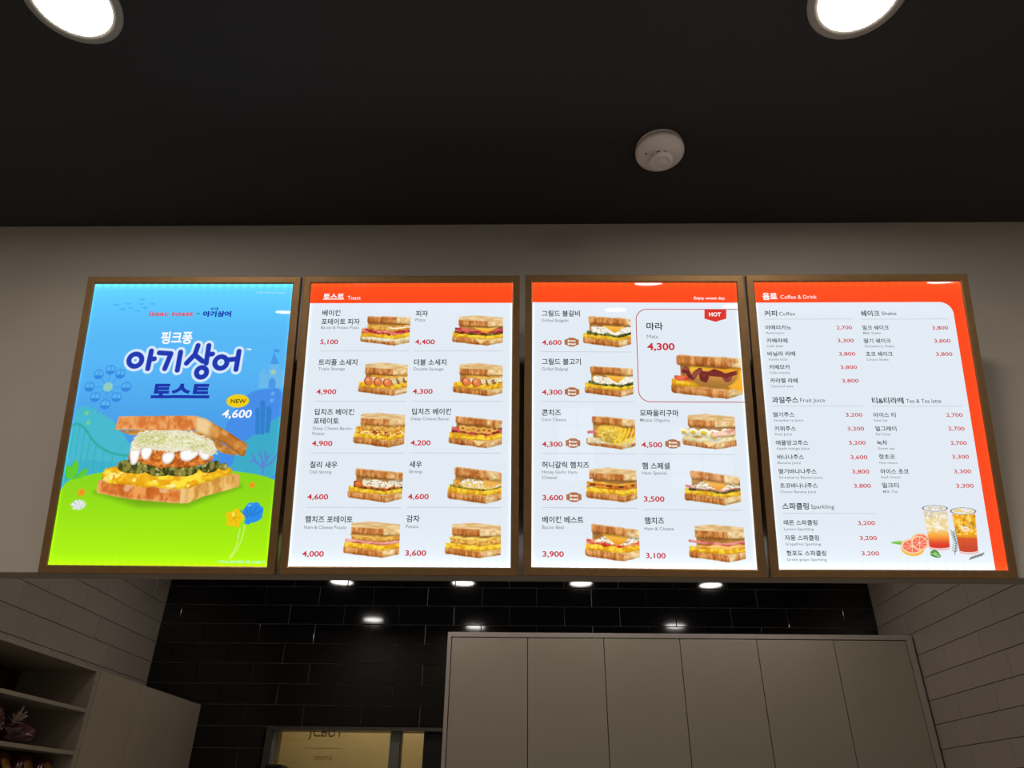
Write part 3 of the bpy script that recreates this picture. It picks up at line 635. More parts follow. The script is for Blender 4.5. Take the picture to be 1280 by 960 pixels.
OPEN = {'bacon_potato':(0,0.02), 'deep_bacon':(0,-0.10), 'chili':(0,-0.08), 'shrimp':(0,-0.10), 'bulgalbi':(0,-0.02), 'bulgogi':(0,-0.03),
        'corn':(0,-0.06), 'ham_special':(0,-0.14), 'bacon_best':(0,-0.10), 'mala':(0,-0.02), 'mozza':(0,0.0)}
def sandwich(kind, s, x0, y0, wd, ht):
    def paint(X, Y):
        u = (X-x0)/wd; v = (Y-y0)/ht
        img = np.broadcast_to(PAPER, X.shape+(3,)).copy(); A = np.zeros(X.shape)
        asp = wd/ht; e = 0.9/(ht/1.6)            # edge softness
        kx = {'potato':0.62,'bulgalbi':0.74,'bulgogi':0.74,'corn':0.72,'mozza':0.62,'mala':0.78,'honey':0.74}.get(kind, 0.70)
        prof = lambda u, dl, dr: -dl*np.clip(u/kx, 0, 1)+dr*np.clip((u-kx)/(1-kx), 0, 1)
        def wob(a, f, sd): return a*(fbm(u*f, v*f*0.6, s*7+sd)-0.5)*2
        def band(V, lo, hi, xl=0.0, xr=1.0, r=0.03):
            h = np.minimum(V-lo, hi-V); g = np.minimum(u-xl, xr-u)*asp
            d_ = np.where((h < r) & (g < r), r-np.hypot(r-np.minimum(h,r), r-np.minimum(g,r)), np.minimum(h, g))
            return sst(-e, e, d_)
        def put(c, a):
            nonlocal img, A
            img = mix(img, c, a); A = np.maximum(A, a)
        pb = prof(u, 0.13, 0.10); V = v-pb
        # bottom slice: front crust, cut side, pale top edge
        aB = band(V+wob(0.015,9,1), 0.135, 0.335, 0.0, 1.02, 0.06)
        cf = crust(u, V, s); cs = lerp(crumb(u, V, s+2), crust(u,V,s+4,0.1), sst(0.3,0.75,fbm(u*7,V*5,s+8)))
        cB = lerp(cf, cs, sst(kx-0.02, kx+0.03, u))
        cB = lerp(cB, crumb(u, V, s+1), sst(0.29,0.33,V)); cB = cB-(sst(0.24,0.13,V)*42)[...,None]
        put(cB, aB)
        pm = prof(u, 0.10, 0.08); M = v-pm
        topf = kind in ('pizza','triple','double','deep_potato','ham_potato','potato','honey','ham_cheese','mozza')
        dt = OPEN.get(kind, (0,0))[1]
        TL = 0.12 if kind not in ('mala','honey') else 0.07
        if kind == 'mala': TL = 0.09
        tlo = 0.67 if topf else 0.72
        thi = tlo+ (0.20 if topf else 0.21)
        pt = prof(u, 0.05 if topf else 0.04, 0.02 if topf else -0.02)+dt*u
        Tt = v-pt
        def inner(a): return a*sst(-e, e, (tlo+0.03)-Tt)
        def blob(cx, cy, rx, ry, c, n=0.0, sd=0, VV=None):
            VV = M if VV is None else VV
            q = 1-np.hypot((u-cx)/rx, (VV-cy)/ry)+wob(n, 14, sd); a = sst(-0.12, 0.12, q)
            sh = sst(-1, 1.2, (VV-cy)/ry)
            put(np.clip(c*(0.78+0.3*sh)[...,None],0,255), inner(a)); return a
        def strip(lo, hi, c0, c1, amp=0.02, f=9, xl=0.02, xr=1.02, sd=3, tex=(18,10), VV=None):
            VV = M if VV is None else VV
            a = band(VV+wob(amp, f, sd), lo, hi, xl, xr, 0.03)
            n = fbm(u*tex[0], v*tex[1], s+sd); c = lerp(c0, c1, sst(0.3,0.7,n))
            c = c-(sst(lo+0.35*(hi-lo), lo, VV)*32)[...,None]
            put(c, inner(a)); return a
        put(lerp(C(150,92,36), C(206,150,70), fbm(u*8,v*8,s)), inner(band(M, 0.30, tlo+0.14, 0.14, 1.02)))
        for f in FILL[kind]:
            if f == 'egg': strip(0.30, 0.445, C(226,160,20), C(252,218,66), 0.035, 10, 0.0+0.01, 1.02, 3, (20,14))
            elif f == 'melt': strip(0.20, 0.36, C(222,206,160), C(242,234,204), 0.06, 6, 0.03, 1.02, 5)
            elif f == 'melt_w': strip(0.27, 0.40, C(222,206,150), C(246,236,196), 0.05, 7, 0.02, 1.02, 5)
            elif f in ('melt_tri','meltdrip'):
                cx = 0.56 if f == 'melt_tri' else 0.5
                put(lerp(C(240,206,132), C(250,226,160), fbm(u*9,v*9,s)), sst(-e,e,np.minimum(0.31-V+0.0*u, V-(0.17+1.1*np.abs(u-cx)))*0.7)*1.0)
            elif f == 'pinkbits': strip(0.42, 0.56, C(176,40,44), C(238,150,128), 0.05, 12, 0.02, 1.02, 6, (16,16))
            elif f == 'bacon': strip(0.46, 0.62, C(150,44,44), C(226,112,96), 0.05, 10, 0.05, 1.02, 7, (14,20))
            elif f == 'bacon_w': strip(0.42, 0.56, C(208,66,44), C(244,158,118), 0.06, 8, 0.03, 1.02, 7, (12,18))
            elif f == 'patty_hi': strip(0.54, 0.70, C(208,140,52), C(244,196,98), 0.025, 9, 0.13, 1.02, 8, (26,22))
            elif f == 'patty': strip(0.45, 0.62, C(196,132,48), C(242,194,98), 0.03, 8, 0.10, 1.02, 8, (24,22))
            elif f == 'patty_flat': strip(0.45, 0.60, C(196,100,30), C(238,160,62), 0.02, 9, 0.02, 0.99, 8, (20,14))
            elif f == 'patty_big': blob(0.60, 0.50, 0.36, 0.20, C(208,142,62)+0*0, 0.08, 9)
            elif f == 'whiteline': put(C(252,250,244), inner(sst(0.022,0.008,np.abs(M-0.675+0.06*u))*(u > 0.55)))
            elif f == 'pickle': strip(0.42, 0.50, C(70,78,22), C(156,158,62), 0.03, 12, 0.04, 1.02, 10, (18,8))
            elif f == 'pickle_d': strip(0.41, 0.47, C(66,40,26), C(120,110,40), 0.03, 12, 0.12, 1.02, 10, (18,8))
            elif f == 'leaf': strip(0.40, 0.50, C(48,60,30), C(122,126,60), 0.035, 12, 0.08, 1.02, 11, (22,10))
            elif f == 'ham': strip(0.45, 0.53, C(214,110,104), C(244,176,164), 0.03, 6, 0.02, 1.02, 12, (8,14))
            elif f == 'ham_r': strip(0.44, 0.60, C(222,150,130), C(246,214,186), 0.02, 6, 0.55, 1.02, 12, (8,14))
            elif f == 'ham_hi': strip(0.52, 0.60, C(196,84,80), C(236,150,138), 0.04, 5, 0.0, 1.02, 12, (8,14))
            elif f == 'redham': strip(0.40, 0.50, C(196,62,34), C(238,112,76), 0.05, 4, 0.05, 1.02, 12, (8,14))
            elif f in ('shred','shred_tall','mayo'):
                lo, hi = (0.47, 0.66) if f != 'shred_tall' else (0.49, 0.70)
                xl = {'shred':0.26,'shred_tall':0.12,'mayo':0.17}[f]
                if f == 'shred_tall': a = sst(-e, e, np.minimum(M-lo, (0.72-0.75*np.abs(u-0.42)*(u < 0.42)-M))+wob(0.03,12,14))*(u > 0.05)
                else: a = band(M+wob(0.05,12,14), lo, hi, xl, 1.02, 0.08)
                st_ = fbm(u*34+v*20, v*44-u*14, s+15); c = lerp(C(176,140,100), C(250,244,222), sst(0.30,0.55,st_))
                if f == 'mayo': c = lerp(C(196,176,130), C(252,250,240), sst(0.25,0.5,st_))
                put(c, inner(a))
            elif f in ('sausage3','sausage2'):
                xs = (0.20,0.40,0.59) if f == 'sausage3' else (0.27,0.47)
                for k_ in range(6):
                    xx = xs[-1]+0.09+k_*0.065
                    put(C(228,210,130) if k_ % 2 else C(150,90,50), inner(sst(0.026,0.014,np.abs(u-xx+0.25*(M-0.48)))*band(M,0.42,0.58,0,1.02)))
                for xx in xs:
                    put(C(150,62,26), inner(sst(1.08,0.98,np.hypot((u-xx)/0.088,(M-0.475)/0.125))))
                    rr = np.hypot((u-xx-0.012)/0.080,(M-0.48)/0.115); c = lerp(C(226,120,66), C(246,166,112), sst(0.9,0.1,np.hypot((u-xx+0.02)/0.08,(M-0.52)/0.115)))
                    put(c, inner(sst(1.05,0.95,rr)))
            elif f == 'shrimp':
                strip(0.44, 0.58, C(110,30,18), C(236,110,40), 0.03, 8, 0.10, 1.02, 16, (16,6))
                for k_ in range(8): blob(0.17+0.105*k_, 0.50+0.02*math.sin(k_*2.3), 0.05, 0.075, C(240,126,48), 0.1, 20+k_)
            elif f == 'corn':
                blob(0.52, 0.50, 0.32, 0.26, C(238,196,66), 0.12, 17)
                put(C(250,226,120), inner(sst(0.55,0.7,fbm(u*22,v*18,s+3))*sst(1,0.8,np.hypot((u-0.52)/0.32,(M-0.5)/0.26))))
                put(C(206,110,52), inner(sst(0.66,0.76,fbm(u*14,v*12,s+5))*sst(1,0.8,np.hypot((u-0.52)/0.32,(M-0.5)/0.26))))
            elif f == 'strands':
                for k_ in range(5): put(C(250,208,40), inner(sst(0.03,0.015,np.abs(u-(0.62+0.085*k_)-0.10*np.sin((M-0.35)*5)))*band(M,0.22,0.66,0.4,1.02)))
            elif f == 'eggslices':
                strip(0.40, 0.60, C(206,180,96), C(250,240,200), 0.05, 8, 0.02, 1.02, 16, (12,12))
                for cx, cy, r in ((0.05,0.5,0.07),(0.22,0.52,0.08),(0.42,0.53,0.09),(0.60,0.48,0.12),(0.80,0.55,0.07)):
                    blob(cx, cy, r*1.1, r*1.35, C(250,248,236), 0.1, 30); blob(cx-0.01, cy-0.01, r*0.62, r*0.8, C(240,206,40), 0.15, 31)
            elif f == 'cheesebits':
                strip(0.42, 0.60, C(222,140,28), C(254,206,80), 0.05, 10, 0.03, 1.02, 18, (18,14))
                put(C(160,60,34), inner(sst(0.60,0.68,fbm(u*18,v*14,s+19))*band(M,0.44,0.58,0.05,1)))
                put(C(250,232,150), inner(sst(0.58,0.64,fbm(u*22,v*26,s+39))*band(M,0.40,0.60,0.05,1)))
            elif f == 'mac':
                for k_ in range(7):
                    cx, cy = 0.26+0.10*k_, 0.60-0.03*(k_ % 2); rr = np.hypot((u-cx)/0.075, (M-cy)/0.085)
                    put(lerp(C(206,140,40), C(246,204,96), fbm(u*12,v*12,s+k_)), inner(sst(1.05,0.9,rr)*sst(0.25,0.45,rr)))
            elif f == 'curl':
                for k_ in range(3):
                    cx, cy = 0.40+0.20*k_, 0.52; rr = np.hypot((u-cx)/0.10, (M-cy)/0.075)
                    put(C(240,206,112), inner(sst(1.1,0.95,rr)*sst(0.45,0.6,rr)))
            elif f == 'cheese_drape':
                strip(0.58, 0.66, C(240,196,76), C(252,222,120), 0.07, 9, 0.08, 1.02, 19, (9,9))
            elif f == 'orange_hi': strip(0.61, 0.68, C(236,160,44), C(252,196,84), 0.02, 7, 0.26, 1.02, 21, (7,7))
            elif f == 'orange_thin': strip(0.625, 0.66, C(232,166,66), C(250,206,110), 0.015, 6, 0.10, 1.02, 21, (7,7))
            elif f in ('orange_tri','orange_tri2','orange_s'):
                cx, dp, sl, top = {'orange_tri':(0.66,0.50,0.62,0.64),'orange_tri2':(0.60,0.46,0.85,0.71),'orange_s':(0.66,0.52,0.75,0.68)}[f]
                put(lerp(C(234,148,28), C(250,190,70), sst(dp,top,M)), inner(sst(-e,e,np.minimum(top-M+0.03, M-(dp+sl*np.abs(u-cx)))*0.7)))
            elif f == 'orange_side': put(C(240,178,82), inner(sst(-e,e,np.minimum(u-0.66-0.25*(0.66-M), M-0.50)*0.7)))
            elif f == 'orange_low': strip(0.42, 0.52, C(240,168,72), C(252,202,112), 0.07, 4, 0.12, 1.02, 21, (7,7))
            elif f == 'orange_back':
                put(lerp(C(244,150,20), C(252,206,60), fbm(u*3,v*3,s)), inner(sst(-e,e,np.minimum(M-(0.60-0.42*np.clip((u-0.5)/0.5,0,1)),0.72-M))*sst(0.26,0.29,u)))
                blob(0.60, 0.50, 0.34, 0.17, C(214,150,66), 0.05, 9)
            elif f == 'darksauce':
                pth = [(0.19,0.60),(0.22,0.66),(0.27,0.50),(0.31,0.48),(0.36,0.60),(0.42,0.66),(0.44,0.47),(0.48,0.45),(0.52,0.58),(0.62,0.66),(0.72,0.62),(0.78,0.50),(0.82,0.50),(0.84,0.60)]
                dd = np.full(u.shape, 9.0)
                for a_, b_ in zip(pth, pth[1:]): dd = np.minimum(dd, seg_d(u*asp, M, (a_[0]*asp,a_[1]), (b_[0]*asp,b_[1])))
                put(C(112,34,34), inner(sst(0.052,0.038,dd))); put(C(176,92,84), inner(sst(0.016,0.006,np.abs(dd-0.018))*sst(0.5,0.7,fbm(u*9,v*9,s))))
                put(C(120,40,36), inner(sst(-e,e,np.minimum(M-0.55, 0.64-M))*sst(0.40,0.44,u)*sst(0.98,0.9,u)))
            elif f == 'choco':
                a0_ = band(M,0.50,0.575,0.08,0.96); put(C(110,50,20), inner(a0_*sst(0.45,0.6,noise(u*13,v*2,s))))
                strip(0.565, 0.62, C(236,164,50), C(250,200,90), 0.03, 9, 0.05, 0.98, 22, (8,8))
        # contact shade under the top slice belongs to the printed photograph
        img = mix(img, img*0.62, inner(sst(tlo-0.07, tlo+0.01, Tt))*(A > 0.5)*0.8)
        # top slice
        if topf:
            peak = 0.45
            aT = sst(-e, e, np.minimum(np.minimum(Tt-tlo, (1.0-0.07*np.abs(u-peak)/0.5)-v-0.0), np.minimum((u-TL)*asp, (1.0-u)*asp)+0.0)+wob(0.006,12,4))
            face = sst(-0.012, 0.012, Tt-thi+0.02+0.10*sst(kx,1.0,u)*0.2)
            cT = lerp(crust(u, Tt, s+20), crumb(u, Tt, s+6), sst(kx-0.02, kx+0.02, u))
            cT = cT-(sst(tlo+0.07, tlo, Tt)*30)[...,None]
            ft = lerp(C(214,170,108), C(240,212,160), sst(0.2,0.8,fbm(u*7,v*26,s+7)))
            put(lerp(cT, ft, face), aT)
        else:
            aT = band(Tt+wob(0.018,9,4), tlo, thi, TL, 1.02, 0.05)
            cT = crust(u, Tt, s+20, 0.0, 22); cT = lerp(cT, lerp(crumb(u,Tt,s+6), crust(u,Tt,s+9), sst(0.35,0.7,fbm(u*6,v*5,s+8))), sst(kx,kx+0.04,u))
            cT = cT-(sst(tlo+0.08, tlo, Tt)*36)[...,None]; cT = lerp(cT, C(238,196,136), sst(thi-0.05, thi, Tt)*0.6)
            put(cT, aT)
        A = A*(u <= 1.0)
        return img, A
    return paint
SLABEL = {'bacon_potato':'photo of a sandwich with bacon and hash brown','pizza':'photo of a sandwich with egg, pickles and cheese corner','triple':'photo of a sandwich with three sausage ends','double':'photo of a sandwich with two sausage ends','deep_potato':'photo of a sandwich with melted cheese bits','deep_bacon':'photo of a sandwich with bacon and macaroni','chili':'photo of a sandwich with orange chili shrimp','shrimp':'photo of a sandwich with shrimp patty and pickles','ham_potato':'photo of a sandwich with ham and hash brown','potato':'photo of a sandwich with hash brown and egg','bulgalbi':'photo of a brown bread sandwich with grilled beef','bulgogi':'photo of a brown bread sandwich with sliced beef','corn':'photo of a sandwich with yellow corn cheese','mozza':'photo of a sandwich with egg slices and mozzarella','honey':'photo of a sandwich with glazed ham and egg','ham_special':'photo of a sandwich with shredded cabbage and ham','bacon_best':'photo of a sandwich with cabbage, cheese and bacon','ham_cheese':'photo of a sandwich with ham and cheese','mala':'large photo of a sandwich with dark red sauce'}

# ---- sea themed promotion poster ---------------------------------------------
def chaikin(P, n=2, closed=True):
    for _ in range(n):
        Q = []; m = len(P)
        if not closed: Q.append(P[0])
        for i in range(m if closed else m-1):
            a, b = P[i], P[(i+1) % m]
            Q += [(a[0]*0.75+b[0]*0.25, a[1]*0.75+b[1]*0.25), (a[0]*0.25+b[0]*0.75, a[1]*0.25+b[1]*0.75)]
        if not closed: Q.append(P[-1])
        P = Q
    return P
def star_pts(c, r, n=5, k=0.5, a0=90):
    return [(c[0]+(r if i % 2 == 0 else r*k)*math.cos(math.radians(a0+i*180/n)), c[1]+(r if i % 2 == 0 else r*k)*math.sin(math.radians(a0+i*180/n))) for i in range(2*n)]
def sea_scene(X, Y):
    img = np.zeros(X.shape+(3,)); S = 1.3
    t = (Y-22)/838.0
    img = lerp(C(66,150,226), C(84,182,246), sst(0.35,0.75,t)); img = lerp(img, C(92,202,252), sst(0.75,1.0,t))
    def fill(P, c, sm=0, soft=1.3):
        nonlocal img
        P = chaikin(P, sm) if sm else P
        img = mix(img, C(*c), sst(-soft, soft, poly_sd(X, Y, P)))
    def stroke(P, r, c, sm=0):
        nonlocal img
        P = chaikin(P, sm, False) if sm else P
        img = mix(img, C(*c), sst(S, -S, line_d(X, Y, P)-r))
    def disc(c, r, k, ry=None):
        nonlocal img
        ry = ry or r; img = mix(img, C(*k), sst(S/r, -S/r, np.hypot((X-c[0])/r, (Y-c[1])/ry)-1))
    for k, p in enumerate(M0['fish']): disc(p, 7-(k % 3), (70,176,240), 4-(k % 2)); fill([(p[0]-5,p[1]),(p[0]-11,p[1]+3),(p[0]-11,p[1]-3)], (70,176,240))
    # hills
    fill(M0['hill_blue'], (66,140,232), 2); fill(M0['hill_left'], (66,184,206), 2); fill(M0['hill_left2'], (54,176,204), 2)
    fill(M0['hill_teal'], (56,170,200), 2)
    for P in M0['weeds']: stroke(P, 6.5, (44,126,206))
    # wheel
    W = M0['wheel']; c = W[0]
    stroke([c, W[9]], 2, (70,160,228)); stroke([c, W[10]], 2, (70,160,228))
    for g in W[1:9]: stroke([c, g], 1.3, (60,150,228))
    for g in W[1:9]:
        disc(g, 15, (44,134,222)); 
        img = mix(img, C(86,184,246), sst(S,-S,np.hypot(X-g[0],Y-g[1])-12.5)*(Y > g[1]-2)*(np.abs(X-g[0]) > 1.2)*0.9)
        img = mix(img, C(150,210,250), sst(S,-S,np.abs(Y-g[1]+2+2*np.sin((X-g[0])*0.5)))*(np.abs(X-g[0]) < 13))
    disc(c, 14, (140,208,190)); fill(star_pts(c, 9), (120,186,200)); disc(c, 3, (200,220,120))
    # roller coaster
    stroke(M0['coaster'], 3.2, (40,170,160), 2)
    for i, p in enumerate(chaikin(M0['coaster'], 2, False)):
        if i % 3 == 1: stroke([p, (p[0], max(p[1]-95, 262))], 1.1, (48,168,172))
    # castle of plain blocks with a small flag
    for P in M0['castle']: fill(P, (104,184,236) if len(P) > 4 else (70,150,228))
    Pc = M0['castle'][0]; base = Pc[2][1]; 
    for k in range(5): 
        xx = Pc[1][0]+6+k*(Pc[7][0]-Pc[2][0]+6)/5.2; fill([(xx,base-2),(xx+9,base-2),(xx+9,base+8),(xx,base+8)], (104,184,236))
    fill(M0['castle_door'], (70,150,228)); fill(star_pts(M0['castle_star'][0], 11), (168,206,170))
    tp = M0['castle'][1][1]; stroke([tp, (tp[0], tp[1]+10)], 0.9, (70,150,228)); fill([(tp[0],tp[1]+10),(tp[0]+15,tp[1]+8),(tp[0]+15,tp[1]),(tp[0],tp[1]+2)], (60,146,226))
    for p in M0['stars_blue']: fill(star_pts(p, 8), (104,176,240))
    for p in M0['star_y']: fill(star_pts(p, 9), (120,206,130))
    # meadow
    g = poly_sd(X, Y, chaikin(M0['ground'], 2)); gc = lerp(C(166,236,0), C(132,212,16), sst(30,330,Y))
    img = mix(img, gc, sst(-S,S,g))
    for P in M0['leaves']: fill(P, (94,204,40), 2); stroke([P[0], P[len(P)//2]], 0.9, (60,176,60))
    for P in M0['coral']: stroke(P, 2.2, (96,120,214), 1)
    for p, r in zip(M0['starfish'], (13, 10)): fill(chaikin(star_pts(p, r*1.25, k=0.45), 1), (242,150,30)); disc(p, 2, (220,110,20))
    a, b = M0['shell']; r = abs(b[0]-a[0])
    q = np.hypot((X-a[0]), (Y-a[1])*1.5); an = np.arctan2(Y-a[1]+10, X-a[0]-8)
    img = mix(img, lerp(C(236,240,236), C(190,204,190), sst(0.6,1.0,np.abs(np.sin(an*7)))), sst(S,-S,q-r*0.95-1.6*np.sin(an*14)))
    # balloons on strings
    for P in M0['strings']: stroke(P, 0.8, (240,246,200), 2)
    a, b = M0['bshell']; r = abs(b[0]-a[0]); q = np.hypot(X-a[0], (Y-a[1])); an = np.arctan2(Y-a[1]+r*1.1, X-a[0]+r*0.3)
    img = mix(img, C(36,140,232), sst(S,-S,q-r*0.95-1.5*np.sin(an*16))); fill([(a[0]-r*0.7,a[1]-r*0.6),(a[0]-r*0.1,a[1]-r*0.8),(a[0]-r*0.2,a[1]-r*1.15),(a[0]-r*0.75,a[1]-r*1.05)], (36,140,232), 1)
    for k in range(5):
        t_ = math.radians(40+k*25); stroke([(a[0]-r*0.25+0.35*r*math.cos(t_),a[1]-r*0.6+0.35*r*math.sin(t_)),(a[0]-r*0.25+1.25*r*math.cos(t_),a[1]-r*0.6+1.2*r*math.sin(t_))], 1.1, (20,96,190))
    disc((a[0]-r*0.4,a[1]+r*0.65), 6, (96,184,248), 3)
    a, b = M0['bstar']; r = abs(b[0]-a[0])*0.98; fill(chaikin(star_pts(a, r*1.15, k=0.6, a0=80), 2), (240,196,6)); disc((a[0]-4,a[1]+10), 5, (255,228,90), 7)
    for k in range(5): stroke([a, (a[0]+r*0.6*math.cos(math.radians(80+72*k)), a[1]+r*0.6*math.sin(math.radians(80+72*k)))], 0.8, (206,156,0))
    cx, cy = M0['badge'][0]; rx = M0['badge'][1][0]-cx; ry = M0['badge'][2][1]-cy
    img = mix(img, C(238,206,10), sst(0.06,-0.06,np.hypot((X-cx)/rx,(Y-cy)/ry)-1))
    # soft shade printed under the sandwich
    img = img*(1-0.22*sst(-16,10,poly_sd(X, Y, M0['shadow'])))[...,None]
    return img, None
def promo_sandwich(X, Y):
    img, _ = sea_scene(X, Y); A = np.zeros(X.shape)
    u, v = X/1000, Y/1000
    def put(c, a):
        nonlocal img, A
        img = mix(img, c, a); A = np.maximum(A, a)
    def pol(P, amp=0, f=0.05, sd=1, sm=1, soft=1.2):
        P = chaikin(P, sm) if sm else P
        dx = (fbm(X*f, Y*f, sd)-0.5)*2*amp; dy = (fbm(X*f+31, Y*f, sd+3)-0.5)*2*amp
        return poly_sd(X+dx, Y+dy, P)
    def al(d, s=1.2): return sst(-s, s, d)
    def tex(c0, c1, fx, fy, sd, a=0.3, b=0.7): return lerp(C(*c0), C(*c1), sst(a, b, fbm(X*fx, Y*fy, sd)))
    d = pol(M0['top_under'], 1, 0.05, 2); put(tex((176,112,40),(216,154,74),.05,.06,4), al(d))
    # bottom slice
    d = pol([(p[0]+(4 if p[0] > 35 else 0), p[1]) for p in M0['bot_front']], 1.6, 0.06, 5, 0)-1.0; c = tex((206,106,34),(240,160,84),.045,.03,6); c = lerp(c, C(184,84,28), sst(0.6,0.75,fbm(X*0.09,Y*0.03,9))*0.6)
    c = lerp(c, C(246,214,160), sst(9,0,d)*(Y > 150)*0.4); put(c, al(d))
    d = pol(M0['bot_side'], 1.6, 0.06, 7, 0); c = tex((206,142,58),(240,196,112),.07,.03,8); c = lerp(c, C(176,106,36), sst(0.6,0.8,fbm(X*0.05,Y*0.02,19))*0.6)
    xs = M0['bot_side'][0][0]; c = lerp(C(238,196,130), c, sst(xs+6, xs+30, X)); put(c, al(d))
    for P in M0['crust_glaze']: put(C(250,214,180), al(pol(P, 4, 0.06, 11, 2), 3)*0.6)
    d = pol(M0['egg'], 5, 0.05, 12, 1)+5; c = tex((236,166,10),(255,226,60),.05,.06,13); c = lerp(c, C(255,240,150), sst(0.66,0.74,fbm(X*0.06,Y*0.07,17)))
    c = c-(sst(10,0,d)*22)[...,None]; put(c, al(d))
    d = pol(M0['patty'], 3.5, 0.09, 14)+4; c = tex((178,84,18),(236,144,58),.12,.13,15); c = c-(sst(18,0,d)*(Y < 300)*30)[...,None]; put(c, al(d))
    for k, P in enumerate(M0['pickles']):
        d = pol(P, 1.5, 0.08, 20+k)+3.5; c = tex((60,66,20),(142,134,56),.10,.05,21+k,0.35,0.65); c = lerp(c, C(186,178,110), sst(0.62,0.7,fbm(X*0.16,Y*0.04,25+k))*(d < 9)); c = c-(sst(5,0,d)*26)[...,None]; put(c, al(d))
    for P in M0['drips']:
        d = pol(P, 1, 0.05, 35, 2)+4.5; c = lerp(C(206,194,186), C(254,252,250), sst(0,7,d)); put(c, al(d))
    d = pol(M0['cabbage'], 8, 0.12, 30)+1
    r1 = np.abs(fbm(X*0.055+Y*0.03, Y*0.16-X*0.02, 31)-0.5); r2 = np.abs(fbm(X*0.07-Y*0.09, Y*0.10+X*0.05, 33)-0.5); r3 = np.abs(fbm(X*0.10+Y*0.10, Y*0.08-X*0.08, 37)-0.5)
    c = lerp(C(226,226,178), C(206,204,132), sst(0.35,0.65,fbm(X*0.03, Y*0.04, 38)))
    c = mix(c, C(168,166,104), sst(0.06,0.01,r2)*0.6); c = mix(c, C(252,250,232), sst(0.045,0.015,r1)); c = mix(c, C(244,244,206), sst(0.04,0.012,r3))
    c = lerp(c, C(238,228,222), sst(22,2,d)*0.55); put(c, al(d, 2))
    # top slice
    d = pol(M0['top_side'], 1.2, 0.05, 40, 0); c = tex((190,116,40),(226,164,84),.06,.05,41); c = lerp(C(240,206,150), c, sst(M0['top_side'][0][0]+14, M0['top_side'][0][0]+44, X-0.1*Y+20)); c = c-(sst(9,0,d)*26)[...,None]; put(c, al(d))
    d = pol(M0['top_front'], 1.4, 0.05, 42, 0); c = tex((214,118,50),(240,168,98),.05,.04,43); c = lerp(c, C(190,92,34), sst(0.62,0.75,fbm(X*0.10,Y*0.03,44))*0.5); c = c-(sst(8,0,d)*(Y < 330)*24)[...,None]; put(c, al(d))
    return img, A
def logo_strokes(X, Y):
    L = M0['logo']; rs = L['w'][1][0]-L['w'][0][0]; ro = L['w'][2][0]-L['w'][0][0]+rs*0.2
    d = np.full(X.shape, 1e9)
    for a, b in L['circles']:
        r = abs(b[0]-a[0]); d = np.minimum(d, np.abs(np.hypot(X-a[0], Y-a[1])-r))
    for P in L['lines']: d = np.minimum(d, line_d(X, Y, P))
    img, _ = sea_scene(X, Y); ao = sst(1.2,-1.2,d-rs*2.05); img = mix(img, C(216,232,252), ao); img = mix(img, C(18,52,176), sst(1.0,-1.0,d-rs))
    return img, ao

